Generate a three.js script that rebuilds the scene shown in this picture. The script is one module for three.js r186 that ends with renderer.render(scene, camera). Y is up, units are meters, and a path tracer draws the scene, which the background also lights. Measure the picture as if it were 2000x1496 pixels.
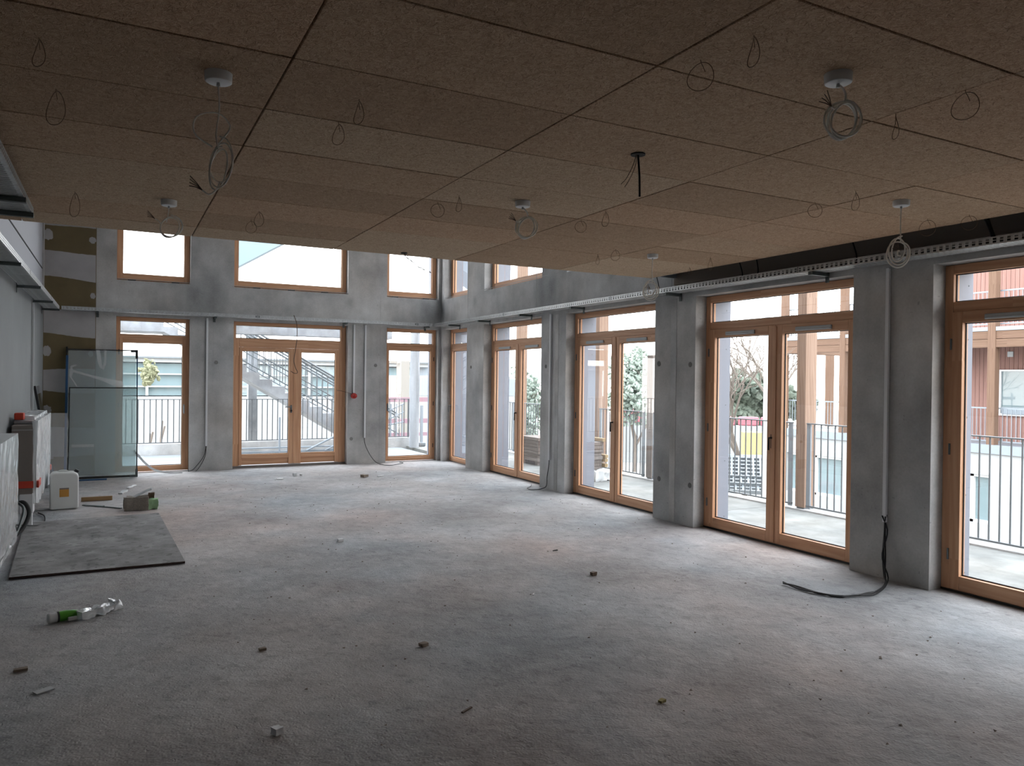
import * as THREE from 'three';
import { mergeGeometries } from 'three/addons/utils/BufferGeometryUtils.js';
import { RoundedBoxGeometry } from 'three/addons/geometries/RoundedBoxGeometry.js';

// ---------------------------------------------------------------- camera, sky, exposure
const scene = new THREE.Scene();
const F = 1472.7;                                              // focal length in pixels of the 2000 x 1496 frame
const camera = new THREE.PerspectiveCamera(2 * Math.atan(748 / F) * 180 / Math.PI, 2000 / 1496, 0.05, 600);
camera.rotation.order = 'YXZ';
camera.rotation.set(-0.0061, -0.4863, 0.0122);
camera.position.set(0, 1.68, 0);
scene.add(camera);
const renderer = new THREE.WebGLRenderer({ antialias: true });
renderer.toneMapping = THREE.LinearToneMapping;
renderer.toneMappingExposure = 1.45;
renderer.shadowMap.enabled = true;
const SKY = 5.2;                                               // radiance of the overcast sky at mid height
{
  const W = 128, H = 64, d = new Float32Array(W * H * 4);
  for (let j = 0; j < H; j++) for (let i = 0; i < W; i++) {
    const el = ((j + 0.5) / H - 0.5) * Math.PI, s = Math.max(0, Math.sin(el)), h = Math.exp(-s * 5);
    const L = 0.82 + 0.3 * s, o = (j * W + i) * 4;
    d[o] = L * (0.95 + 0.10 * h); d[o + 1] = L * (1.0 + 0.0 * h); d[o + 2] = L * (1.07 - 0.12 * h); d[o + 3] = 1;
  }
  const t = new THREE.DataTexture(d, W, H, THREE.RGBAFormat, THREE.FloatType);
  t.mapping = THREE.EquirectangularReflectionMapping; t.magFilter = THREE.LinearFilter; t.needsUpdate = true;
  scene.background = t; scene.environment = t;
  scene.backgroundIntensity = SKY; scene.environmentIntensity = SKY;
}

// ---------------------------------------------------------------- helpers
let seed = 12345;
const rnd = () => { seed = (seed + 0x6d2b79f5) | 0; let t = Math.imul(seed ^ (seed >>> 15), 1 | seed); t = (t + Math.imul(t ^ (t >>> 7), 61 | t)) ^ t; return ((t ^ (t >>> 14)) >>> 0) / 4294967296; };
const rr = (a, b) => a + (b - a) * rnd();
const V = (x, y, z) => new THREE.Vector3(x, y, z);
const used = {};
const numbered = (n) => { const k = used[n] = (used[n] ?? -1) + 1; return k ? n + '_' + String(k).padStart(3, '0') : n; };
const shade = (m) => { m.castShadow = m.receiveShadow = true; return m; };
function clean(gs) {
  return gs.map((g) => { let h = g.index ? g.toNonIndexed() : g.clone(); for (const k of Object.keys(h.attributes)) if (!['position', 'normal', 'uv'].includes(k)) h.deleteAttribute(k); if (!h.attributes.uv) h.setAttribute('uv', new THREE.BufferAttribute(new Float32Array(h.attributes.position.count * 2), 2)); h.clearGroups?.(); return h; });
}
const merge = (gs) => { gs = [].concat(gs); return gs.length === 1 ? gs[0] : mergeGeometries(clean(gs)); };
function part(parent, name, gs, mat) { const m = shade(new THREE.Mesh(merge(gs), mat)); m.name = name; parent.add(m); return m; }
function thing(name, label, category, pos = [0, 0, 0], rotY = 0, group) {
  const o = new THREE.Group(); o.name = numbered(name); o.position.set(...pos); o.rotation.y = rotY;
  o.userData = { label, category }; if (group) o.userData.group = group; scene.add(o); return o;
}
function single(name, gs, mat, label, category, group, pos = [0, 0, 0], rotY = 0) {
  const m = shade(new THREE.Mesh(merge(gs), mat)); m.name = numbered(name); m.position.set(...pos); m.rotation.y = rotY;
  m.userData = { label, category }; if (group) m.userData.group = group; scene.add(m); return m;
}
function struct(name, gs, mat) { const o = gs ? shade(new THREE.Mesh(merge(gs), mat)) : new THREE.Group(); o.name = name; o.userData.kind = 'structure'; scene.add(o); return o; }
// box given by its two corners, uv in metres, optional rounding
function metric(g) {
  const h = g.index ? g.toNonIndexed() : g, p = h.attributes.position, n = h.attributes.normal, uv = new Float32Array(p.count * 2);
  for (let i = 0; i < p.count; i++) {
    const ax = Math.abs(n.getX(i)), ay = Math.abs(n.getY(i)), az = Math.abs(n.getZ(i));
    if (ax >= ay && ax >= az) { uv[2 * i] = p.getZ(i); uv[2 * i + 1] = p.getY(i); }
    else if (ay >= az) { uv[2 * i] = p.getX(i); uv[2 * i + 1] = p.getZ(i); }
    else { uv[2 * i] = p.getX(i); uv[2 * i + 1] = p.getY(i); }
  }
  h.setAttribute('uv', new THREE.BufferAttribute(uv, 2)); return h;
}
// for wood: the uv's v axis follows the longest side
function metricLong(g) {
  const h = metric(g); h.computeBoundingBox(); const s = h.boundingBox.getSize(V(0, 0, 0));
  const p = h.attributes.position, n = h.attributes.normal, uv = h.attributes.uv, long = s.x >= s.y && s.x >= s.z ? 0 : s.y >= s.z ? 1 : 2, off = rnd() * 7, offv = rnd() * 7;
  for (let i = 0; i < p.count; i++) {
    const c = [p.getX(i), p.getY(i), p.getZ(i)], a = [Math.abs(n.getX(i)), Math.abs(n.getY(i)), Math.abs(n.getZ(i))], k = a.indexOf(Math.max(...a));
    const others = [0, 1, 2].filter((q) => q !== k), v = others.includes(long) ? long : others[1], u = others.find((q) => q !== v);
    uv.setXY(i, c[u] + off, c[v] + offv);
  }
  return h;
}
const box = (x0, y0, z0, x1, y1, z1, r = 0) => {
  const w = Math.abs(x1 - x0), h = Math.abs(y1 - y0), d = Math.abs(z1 - z0);
  const g = r ? new RoundedBoxGeometry(w, h, d, 1, Math.min(r, w / 2.01, h / 2.01, d / 2.01)) : new THREE.BoxGeometry(w, h, d);
  g.translate((x0 + x1) / 2, (y0 + y1) / 2, (z0 + z1) / 2); return metric(g);
};
const wbox = (...a) => metricLong(box(...a));
const cyl = (r0, r1, h, x, y, z, seg = 14) => { const g = new THREE.CylinderGeometry(r0, r1, h, seg); g.translate(x, y, z); return g; };
const rod = (a, b, r, seg = 6) => { const d = b.clone().sub(a), g = new THREE.CylinderGeometry(r, r, d.length(), seg); g.applyQuaternion(new THREE.Quaternion().setFromUnitVectors(V(0, 1, 0), d.clone().normalize())); const m = a.clone().add(b).multiplyScalar(0.5); g.translate(m.x, m.y, m.z); return g; };
const bar = (a, b, w, h, up = V(0, 1, 0)) => { const d = b.clone().sub(a), L = d.length(), z = d.clone().normalize(), x = up.clone().cross(z).normalize(), y = z.clone().cross(x), g = new THREE.BoxGeometry(w, h, L); g.applyMatrix4(new THREE.Matrix4().makeBasis(x, y, z)); const m = a.clone().add(b).multiplyScalar(0.5); g.translate(m.x, m.y, m.z); return g; };
const tube = (pts, r, n = 40, seg = 6, closed = false) => new THREE.TubeGeometry(new THREE.CatmullRomCurve3(pts.map((p) => Array.isArray(p) ? V(...p) : p), closed, 'centripetal'), n, r, seg, closed);
function shapeOf(pts, holes = []) { const s = new THREE.Shape(pts.map((p) => new THREE.Vector2(...p))); for (const h of holes) s.holes.push(new THREE.Path(h.map((p) => new THREE.Vector2(...p)))); return s; }
const rect = (x0, y0, x1, y1) => [[x0, y0], [x1, y0], [x1, y1], [x0, y1]];
const extrude = (s, depth, extra = {}) => new THREE.ExtrudeGeometry(s, { depth, bevelEnabled: false, ...extra });

// ---------------------------------------------------------------- tileable noise and textures
function lattice(n, s) { const a = new Float32Array(n * n); let q = s * 7919 + 17; for (let i = 0; i < n * n; i++) { q = (q * 1664525 + 1013904223) >>> 0; a[i] = q / 4294967296; } return a; }
const lats = {};
function vnoise(u, v, n, s) {                                   // u, v in 0..1, period 1, n cells
  const L = lats[n + '_' + s] ??= lattice(n, s), x = u * n, y = v * n, ix = Math.floor(x), iy = Math.floor(y), fx = x - ix, fy = y - iy, a = fx * fx * (3 - 2 * fx), b = fy * fy * (3 - 2 * fy);
  const x0 = ((ix % n) + n) % n, x1 = (x0 + 1) % n, y0 = ((iy % n) + n) % n, y1 = (y0 + 1) % n;
  return (L[y0 * n + x0] * (1 - a) + L[y0 * n + x1] * a) * (1 - b) + (L[y1 * n + x0] * (1 - a) + L[y1 * n + x1] * a) * b;
}
function fbm(u, v, n, oct, s) { let t = 0, w = 0, a = 1; for (let o = 0; o < oct; o++) { t += a * vnoise(u, v, n << o, s + o); w += a; a *= 0.55; } return t / w; }
function texture(N, f, srgb = true, M = N) {                    // f(u, v) -> [r, g, b] in 0..1 (display values) or a height
  const d = new Uint8Array(N * M * 4);
  for (let j = 0; j < M; j++) for (let i = 0; i < N; i++) { let c = f(i / N, j / M); if (typeof c === 'number') c = [c, c, c]; const o = (j * N + i) * 4; for (let k = 0; k < 3; k++) d[o + k] = Math.max(0, Math.min(255, c[k] * 255)); d[o + 3] = 255; }
  const t = new THREE.DataTexture(d, N, M); t.wrapS = t.wrapT = THREE.RepeatWrapping; t.magFilter = THREE.LinearFilter; t.minFilter = THREE.LinearMipmapLinearFilter; if (srgb) t.colorSpace = THREE.SRGBColorSpace; t.needsUpdate = true; return t;
}
const rep = (t, x, y = x) => { const c = t.clone(); c.repeat.set(1 / x, 1 / y); c.needsUpdate = true; return c; };
const M = {};
const std = (o) => new THREE.MeshStandardMaterial(o), phys = (o) => new THREE.MeshPhysicalMaterial(o);
const hex = (h) => new THREE.Color(h);

{ // cast concrete
  const f = (u, v) => { const big = fbm(u, v, 3, 4, 3), mid = fbm(u, v, 14, 4, 9), fine = vnoise(u, v, 360, 2), streak = fbm(u * 1, v * 0.25, 40, 2, 21); let g = 0.675 + (big - 0.5) * 0.34 + (mid - 0.5) * 0.2 + (fine - 0.5) * 0.035 + (streak - 0.5) * 0.05; const pit = vnoise(u, v, 220, 33); if (pit > 0.965) g -= 0.1; const w = fbm(u, v, 5, 3, 51) - 0.5; return [g + 0.004 + w * 0.03, g + 0.004, g - 0.002 - w * 0.03]; };
  const t = texture(1024, f), b = texture(512, (u, v) => 0.5 + (fbm(u, v, 10, 5, 9) - 0.5) * 0.6 - (vnoise(u, v, 220, 33) > 0.965 ? 0.3 : 0), false);
  M.concrete = std({ map: rep(t, 4.3), bumpMap: rep(b, 4.3), bumpScale: 0.004, roughness: 0.82 });
  M.concretePale = std({ map: rep(t, 3), color: hex(0xf2f4f6), roughness: 0.85 });
  M.concreteDeck = std({ map: rep(t, 2.6), color: hex(0xa6aaa8), bumpMap: rep(b, 2.6), bumpScale: 0.003, roughness: 0.85 });
}
{ // dusty floor
  const t = texture(1536, (u, v) => { const a = fbm(u, v, 4, 5, 71), m = fbm(u, v, 30, 4, 5), f = vnoise(u, v, 700, 8), pit = vnoise(u, v, 130, 44), sc = fbm(u * 1, v, 60, 2, 13); let g = 0.70 + (a - 0.5) * 0.16 + (m - 0.5) * 0.13 + (f - 0.5) * 0.05; if (pit > 0.93) g -= (pit - 0.93) * 2.2; if (sc > 0.74) g -= 0.05; const w = fbm(u, v, 3, 3, 91) - 0.5; return [g + w * 0.06, g - 0.005, g - 0.008 - w * 0.04]; });
  const b = texture(1024, (u, v) => 0.5 + (fbm(u, v, 40, 4, 5) - 0.5) * 1.1 + (vnoise(u, v, 300, 6) - 0.5) * 0.25 - (vnoise(u, v, 130, 44) > 0.93 ? 0.3 : 0), false);
  M.floor = std({ map: rep(t, 3.1), bumpMap: rep(b, 2.3), bumpScale: 0.006, roughness: 0.88, vertexColors: true });
}
{ // wood-wool ceiling board: short pale and dark strands
  const N = 1024, c = document.createElement('canvas'); c.width = c.height = N; const x = c.getContext('2d');
  x.fillStyle = '#bda58a'; x.fillRect(0, 0, N, N);
  const cols = ['#d8c2a6', '#c9b094', '#a3896e', '#886e54', '#e2ceb4', '#b39a7e', '#977c60', '#cdb498'];
  x.lineCap = 'round';
  for (let k = 0; k < 26000; k++) {
    const px = rnd() * N, py = rnd() * N, a = rnd() * Math.PI, L = rr(8, 34), bend = rr(-8, 8);
    x.strokeStyle = cols[(rnd() * cols.length) | 0]; x.globalAlpha = rr(0.35, 0.85); x.lineWidth = rr(1.0, 3.4);
    for (const [ox, oy] of [[0, 0], [px < 60 ? N : px > N - 60 ? -N : 0, py < 60 ? N : py > N - 60 ? -N : 0]]) {
      x.beginPath(); x.moveTo(px + ox, py + oy); x.quadraticCurveTo(px + ox + Math.cos(a) * L / 2 + bend, py + oy + Math.sin(a) * L / 2 - bend, px + ox + Math.cos(a) * L, py + oy + Math.sin(a) * L); x.stroke();
      if (!ox && !oy && px >= 60 && px <= N - 60 && py >= 60 && py <= N - 60) break;
    }
  }
  const t = new THREE.CanvasTexture(c); t.wrapS = t.wrapT = THREE.RepeatWrapping; t.colorSpace = THREE.SRGBColorSpace;
  const b = t.clone(); b.colorSpace = THREE.NoColorSpace; b.repeat.set(1 / 0.95, 1 / 0.95);
  M.panels = ['#ffffff', '#f8f2ee', '#eae2dc', '#fdf3ee'].map((q) => std({ map: rep(t, 0.95), color: hex(q), bumpMap: b, bumpScale: 0.007, roughness: 0.95 }));
}
function woodTex(base, dark, light, s, N = 512) {
  const A = hex(base), B = hex(dark), C = hex(light);
  return texture(N, (u, v) => { const w = fbm(u, v * 0.5, 3, 2, s) * 0.35, g = fbm(u + w * 0.12, v * 0.12, 26, 4, s + 3), ring = 0.5 + 0.5 * Math.sin((u * 9 + w * 6) * 6.283), f = vnoise(u, v * 0.08, 220, s + 7); const k = Math.min(1, Math.max(0, 0.25 * ring + 0.6 * g + 0.15 * f)); const c = k < 0.5 ? B.clone().lerp(A, k * 2) : A.clone().lerp(C, (k - 0.5) * 2); const q = c.clone().convertLinearToSRGB(); return [q.r, q.g, q.b]; });
}
M.frame = std({ map: rep(woodTex(0xcd9c77, 0xb98560, 0xdcb18d, 5), 0.6, 1.6), roughness: 0.5 });
M.glulam = std({ map: rep(woodTex(0x8b7362, 0x705949, 0x9d8776, 15), 0.5, 1.8), roughness: 0.8 });
M.glulamShaded = std({ map: rep(woodTex(0x6b5342, 0x563f2f, 0x7c6453, 35), 0.5, 1.8), roughness: 0.8 });  // darker copy of glulam: gallery shade is put into the colour
M.glulamGrey = std({ map: rep(woodTex(0x77706b, 0x5c5652, 0x8d8782, 18), 0.4, 1.4), roughness: 0.85 });
M.cladding = std({ map: rep(woodTex(0x8d6a60, 0x7a584f, 0x9b7a70, 25), 0.4, 1.8), roughness: 0.75 });
M.board = std({ map: rep(texture(512, (u, v) => { const g = 0.53 + (fbm(u, v, 8, 5, 62) - 0.5) * 0.3 + (vnoise(u, v, 200, 3) - 0.5) * 0.06 - (fbm(u, v, 22, 2, 4) > 0.72 ? 0.09 : 0); return [g, g * 0.99, g * 0.985]; }), 1.3), roughness: 0.9 });
M.boardEdge = std({ color: hex(0x3a2a24), roughness: 0.9 });
M.galv = std({ map: rep(texture(256, (u, v) => { const g = 0.72 + (fbm(u, v, 24, 3, 8) - 0.5) * 0.2; return [g * 1.08, g * 1.1, g * 1.1]; }), 0.4), roughness: 0.4, metalness: 0.5 });
M.galvDull = std({ color: hex(0x59605f), roughness: 0.5, metalness: 0.6 });
M.paintWall = std({ map: rep(texture(512, (u, v) => { const g = 0.52 + (fbm(u, v, 4, 4, 77) - 0.5) * 0.09; return [g * 0.97, g * 1.0, g * 1.01]; }), 3.5), roughness: 0.75 });
M.whiteWall = std({ color: hex(0xaeb2b9), roughness: 0.8 });
M.plaster = std({ map: rep(texture(256, (u, v) => { const g = 0.5 + (fbm(u, v, 6, 4, 17) - 0.5) * 0.08; return [g * 0.84, g * 0.74, g * 0.53]; }), 1.2), roughness: 0.9 });
M.filler = std({ map: rep(texture(256, (u, v) => { const g = 0.66 + (fbm(u, v, 5, 4, 27) - 0.5) * 0.08; return [g, g * 0.985, g * 0.985]; }), 1.2), roughness: 0.9 });
M.white = std({ color: hex(0xdcdedf), roughness: 0.45 });
M.whiteGrey = std({ color: hex(0xb8bcbd), roughness: 0.5 });
M.panelLilac = std({ color: hex(0x777d88), roughness: 0.45 });
M.black = std({ color: hex(0x17181a), roughness: 0.5 });
M.dark = std({ color: hex(0x2b2c2c), roughness: 0.8 });
M.rubber = std({ color: hex(0x3b3a38), roughness: 0.8 });
M.steelDark = std({ color: hex(0x4a5054), roughness: 0.5 });
M.steelGrey = std({ color: hex(0x6d7478), roughness: 0.5, metalness: 0.3 });
M.steelPale = std({ color: hex(0x8a949c), roughness: 0.45, metalness: 0.3 });
M.brown = std({ color: hex(0x5a4636), roughness: 0.6 });
M.red = std({ color: hex(0xa8231c), roughness: 0.45 });
M.orange = std({ color: hex(0xc4412c), roughness: 0.5 });
M.sitePink = std({ color: hex(0xa8606a), roughness: 0.6 });
M.concreteGrey = std({ map: M.concretePale.map, color: hex(0xccd2da), roughness: 0.85 });
M.blue = std({ color: hex(0x1f5c98), roughness: 0.5 });
M.blueTape = std({ color: hex(0x24507a), roughness: 0.6 });
M.kraft = std({ color: hex(0x8f7350), roughness: 0.85 });
M.sack = std({ map: rep(texture(256, (u, v) => { const g = 0.52 + (fbm(u, v, 6, 4, 47) - 0.5) * 0.14; return [g, g * 0.95, g * 0.88]; }), 0.3), roughness: 0.9 });
M.greenPaper = std({ color: hex(0x9fc498), roughness: 0.8 });
M.green = std({ color: hex(0x4f9a2e), roughness: 0.35 });
M.amber = std({ color: hex(0xc08a3c), roughness: 0.6 });
M.cardGrey = std({ color: hex(0x7d7670), roughness: 0.85 });
M.deck = std({ color: hex(0x7d8488), roughness: 0.8 });
M.cord = std({ color: hex(0xf5f3ec), roughness: 0.4 });
M.wire = std({ color: hex(0x80664e), roughness: 0.6 });
M.mortar = std({ color: hex(0x8b7f72), roughness: 0.95 });
M.pane = phys({ color: 0xffffff, transmission: 1, thickness: 0, roughness: 0, ior: 1.5 });
M.greenGlass = phys({ color: hex(0xfbfdfd), transmission: 1, thickness: 0, roughness: 0.03, ior: 1.5 });
M.dustFilm = phys({ color: hex(0xf0f4f4), transmission: 0.84, thickness: 0, roughness: 0.12, ior: 1.4 });
M.film = phys({ color: hex(0xeef2f4), transmission: 0.35, thickness: 0, roughness: 0.2, ior: 1.45, clearcoat: 0.7, clearcoatRoughness: 0.12 });
M.filmThin = phys({ color: hex(0xffffff), transmission: 0.8, thickness: 0, roughness: 0.2, ior: 1.4 });
M.jerry = phys({ color: hex(0xd9dbd8), roughness: 0.4, transmission: 0.1, thickness: 0 });
M.leafGreen = std({ color: hex(0x525c50), roughness: 0.8, side: THREE.DoubleSide });
M.leafPale = std({ color: hex(0x87948a), roughness: 0.8, side: THREE.DoubleSide });
M.leafLime = std({ color: hex(0x808368), roughness: 0.8, side: THREE.DoubleSide });
M.bark = std({ color: hex(0x6a625a), roughness: 0.9 });
M.render = std({ color: hex(0x989b9b), roughness: 0.85 });
M.cream = std({ color: hex(0x83807a), roughness: 0.85 });
M.glassDark = phys({ color: hex(0x75888c), roughness: 0.08, metalness: 0.0, clearcoat: 1 });
M.ground = std({ map: rep(texture(256, (u, v) => { const g = 0.54 + (fbm(u, v, 6, 4, 31) - 0.5) * 0.16; return [g, g * 0.98, g * 0.94]; }), 9), roughness: 0.95 });
M.lilac = std({ color: hex(0x8a6f78), roughness: 0.7 });

// ---------------------------------------------------------------- dimensions (metres; camera at x = z = 0, looking towards -z and +x)
const XR = 5.86, XO = 6.36, ZB = -14.19, ZO = -14.69, XL = -1.0, ZF = 3.0, HD = 2.645, CEIL = 2.854, CZ = -6.956, CX = 5.47, ROOF = 5.6, FR = 0.157;
const R_DOORS = [[-12.19, -10.128], [-9.411, -7.351], [-6.625, -4.555], [-3.81, -1.745]];
const R_WIN = [-14.06, -12.917];
const B_OPEN = [[0.035, 1.171], [1.887, 3.95], [4.718, 5.804]];
const UP0 = 3.245, UP1 = 5.25;

// ---------------------------------------------------------------- floor
{
  const g = new THREE.BoxGeometry(7.56, 0.3, 17.8, 150, 1, 350); g.translate(2.58, -0.15, -5.8);
  const p = g.attributes.position, col = new Float32Array(p.count * 3), uv = g.attributes.uv;
  const n = (x, z, s, k) => fbm(x / 20 + 0.31, z / 20 + 0.77, s, 4, k);
  for (let i = 0; i < p.count; i++) {
    const x = p.getX(i), z = p.getZ(i), top = p.getY(i) > -0.01;
    if (top) p.setY(i, -0.002 + (n(x, z, 60, 4) - 0.5) * 0.004);
    uv.setXY(i, x, z);
    const pink = Math.max(0, n(x, z, 9, 41) - 0.47) * 2.6, blue = Math.max(0, n(x, z, 11, 52) - 0.5) * 2.0, drk = (n(x, z, 14, 63) - 0.5) * 0.5, dust = (n(x * 0.6, z, 26, 66) - 0.5) * 0.35;
    const b = 0.93 + drk + dust;
    col[3 * i] = b * (1 + pink * 0.12 - blue * 0.06); col[3 * i + 1] = b * (1 - pink * 0.05); col[3 * i + 2] = b * (1 - pink * 0.12 + blue * 0.04);
  }
  g.setAttribute('color', new THREE.BufferAttribute(col, 3)); g.computeVertexNormals();
  struct('floor', g, M.floor);
}

// ---------------------------------------------------------------- walls
function notched(x0, x1, top, notches) {                        // outline of a wall with door notches from the floor
  const pts = [[x0, 0]];
  for (const [a, b, h] of notches) pts.push([a, 0], [a, h], [b, h], [b, 0]);
  pts.push([x1, 0], [x1, top], [x0, top]); return pts;
}
const wallRight = struct('wall_right');
{
  const doors = [...R_DOORS, R_WIN].map(([a, b]) => [-b, -a, HD]).sort((a, b) => a[0] - b[0]);
  const ups = [R_WIN, R_DOORS[0], R_DOORS[1]].map(([a, b]) => rect(-b, UP0, -a, UP1));
  const g = extrude(shapeOf(notched(-ZF, -ZO, ROOF, doors), ups), XO - XR); g.rotateY(Math.PI / 2); g.translate(XR, 0, 0);
  part(wallRight, 'concrete', g, M.concrete);
  for (const z of [-12.889, -10.3, -7.05]) part(wallRight, 'formwork_joint', box(XR - 0.0025, HD + 0.1, z - 0.004, XR, ROOF - 0.05, z + 0.004), M.concrete);
  for (const z of [-9.66, -7.0]) part(wallRight, 'formwork_joint', box(XR - 0.003, 0.01, z - 0.05, XR, HD, z + 0.05), M.concrete);
  part(wallRight, 'wall_strip', box(XR - 0.03, 2.8, CZ - 0.02, XR + 0.01, 3.19, ZF - 0.01), std({ color: hex(0x8a7f75), roughness: 0.9 }));  // brown-grey strip along the wall, from tray height up to the slab
  part(wallRight, 'formwork_joint', box(XR - 0.0025, 3.262, -14.15, XR, 3.27, CZ), M.concrete);
  for (const [y, z] of [[1.882, -7.27], [1.864, -6.708], [0.485, -7.241], [0.476, -6.689], [1.87, -9.98], [1.88, -12.72]]) {
    const c = new THREE.CylinderGeometry(0.028, 0.032, 0.004, 18); c.rotateZ(Math.PI / 2); c.translate(XR - 0.001, y, z); part(wallRight, 'tie_hole_plug', c, std({ color: hex(0x6b6b69), roughness: 0.9 }));
  }
  for (const [a, b, up] of [...R_DOORS.map((d) => [...d, 0]), [...R_WIN, 0], [...R_WIN, 1], [...R_DOORS[0], 1], [...R_DOORS[1], 1]]) {   // outer cladding of the reveals
    const y0 = up ? UP0 : 0, y1 = up ? UP1 : HD;
    for (const [z, s] of [[a, 1], [b, -1]]) {
      const q = part(wallRight, 'reveal_panel', box(6.115, y0 + 0.01, z, XO + 0.02, y1, z + s * 0.012), M.panelLilac);
      const sc = [0.1, 0.75, 1.4, 2.05, 2.5].filter((h) => y0 + h < y1).map((h) => { const c = new THREE.CylinderGeometry(0.007, 0.007, 0.004, 8); c.rotateX(Math.PI / 2); c.translate(6.32, y0 + h, z + s * 0.013); return c; });
      part(q, 'screw', sc, M.steelGrey);
    }
    part(wallRight, 'head_flashing', box(6.115, y1 - 0.03, a + 0.012, XO + 0.02, y1 - 0.02, b - 0.012), M.panelLilac);
  }
}
const wallBack = struct('wall_back');
{
  const ups = B_OPEN.map(([a, b]) => rect(a, UP0, b, UP1));
  const g = extrude(shapeOf(notched(XL - 0.2, XR, ROOF, B_OPEN.map(([a, b]) => [a, b, HD])), ups), ZB - ZO); g.translate(0, 0, ZO);
  part(wallBack, 'concrete', g, M.concrete);
  for (const x of [1.55, 4.593]) part(wallBack, 'formwork_joint', box(x - 0.004, 0.01, ZB, x + 0.004, 3.26, ZB + 0.0025), M.concrete);
  part(wallBack, 'formwork_joint', box(-0.25, 3.262, ZB, XR - 0.02, 3.27, ZB + 0.0025), M.concrete);
  for (const [x, y] of [[4.035, 0.486], [1.6, 1.9], [4.5, 1.9]]) { const c = new THREE.CylinderGeometry(0.03, 0.034, 0.004, 18); c.rotateX(Math.PI / 2); c.translate(x, y, ZB + 0.001); part(wallBack, 'tie_hole_plug', c, std({ color: hex(0x7d7d7a), roughness: 0.9 })); }
  for (const [a, b] of B_OPEN) for (const [x, s] of [[a, 1], [b, -1]]) for (const up of [0, 1]) part(wallBack, 'reveal_panel', box(x, up ? UP0 : 0.01, ZO - 0.02, x + s * 0.012, up ? UP1 : HD, -14.44), M.panelLilac);
  // plasterboard lining at the corner with bands and dabs of jointing filler
  const pb = part(wallBack, 'plasterboard', box(XL, 0, ZB, -0.262, ROOF - 0.05, ZB + 0.013), M.plaster);
  const wavy = (y0, y1, x0 = XL, x1 = -0.27, k = 0) => { const pts = [], n = 18; for (let i = 0; i <= n; i++) { const x = x0 + (x1 - x0) * i / n; pts.push([x, y0 + 0.035 * (0.5 - i / n) + 0.02 * Math.sin(i / n * 3.1 + k) + rr(-0.003, 0.003)]); } for (let i = n; i >= 0; i--) { const x = x0 + (x1 - x0) * i / n; pts.push([x, y1 + 0.018 * Math.sin(i / n * 2.6 + k * 2) + rr(-0.003, 0.003)]); } const e = extrude(shapeOf(pts), 0.0025); e.translate(0, 0, ZB + 0.013); return e; };
  for (const [y0, y1, k] of [[3.203, 3.634, 1], [2.29, 2.72, 2], [1.376, 1.734, 3], [0.336, 0.794, 4], [4.05, 4.4, 5]]) part(pb, 'filler_band', wavy(y0, y1, XL + 0.005, -0.27, k), M.filler);
  for (const [x, y, r] of [[-0.94, 3.9, 0.09], [-0.32, 3.86, 0.06], [-0.31, 2.95, 0.05], [-0.955, 2.03, 0.085], [-0.94, 1.08, 0.08], [-0.33, 2.0, 0.05]]) {
    const pts = []; for (let i = 0; i < 20; i++) { const a = i / 20 * Math.PI * 2, q = r * rr(0.85, 1.12); pts.push([Math.max(XL + 0.003, x + Math.cos(a) * q * 0.8), y + Math.sin(a) * q]); } const e = extrude(shapeOf(pts), 0.002); e.translate(0, 0, ZB + 0.013); part(pb, 'filler_dab', e, M.filler);
  }
}
{
  const w = struct('wall_left');
  part(w, 'lower_wall', box(XL - 0.2, 0, ZB, XL, 2.78, ZF), M.paintWall);
  part(w, 'upper_wall', box(XL - 0.2, 2.78, ZB, XL - 0.012, ROOF, ZF), M.whiteWall);
  part(w, 'corner_bead', box(XL - 0.012, 2.78, ZB + 0.0, XL + 0.012, ROOF - 0.05, ZB + 0.16), M.concrete);
  part(w, 'panel_joint', box(XL - 0.012, 3.322, ZB + 0.16, XL - 0.004, 3.338, CZ), M.dark);
}
struct('wall_front', box(XL - 0.2, 0, ZF, XO, ROOF, ZF + 0.25), M.concrete);
struct('roof', box(XL - 0.2, ROOF, ZO, XO, ROOF + 0.3, ZF + 0.25), M.concrete);
struct('ceiling_upper', box(XL - 0.01, 3.2, CZ + 0.03, XR, 3.45, ZF), M.concrete);
struct('wall_bulkhead', box(XL - 0.01, CEIL + 0.026, CZ - 0.01, XR, ROOF, CZ + 0.03), M.whiteWall);

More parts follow.
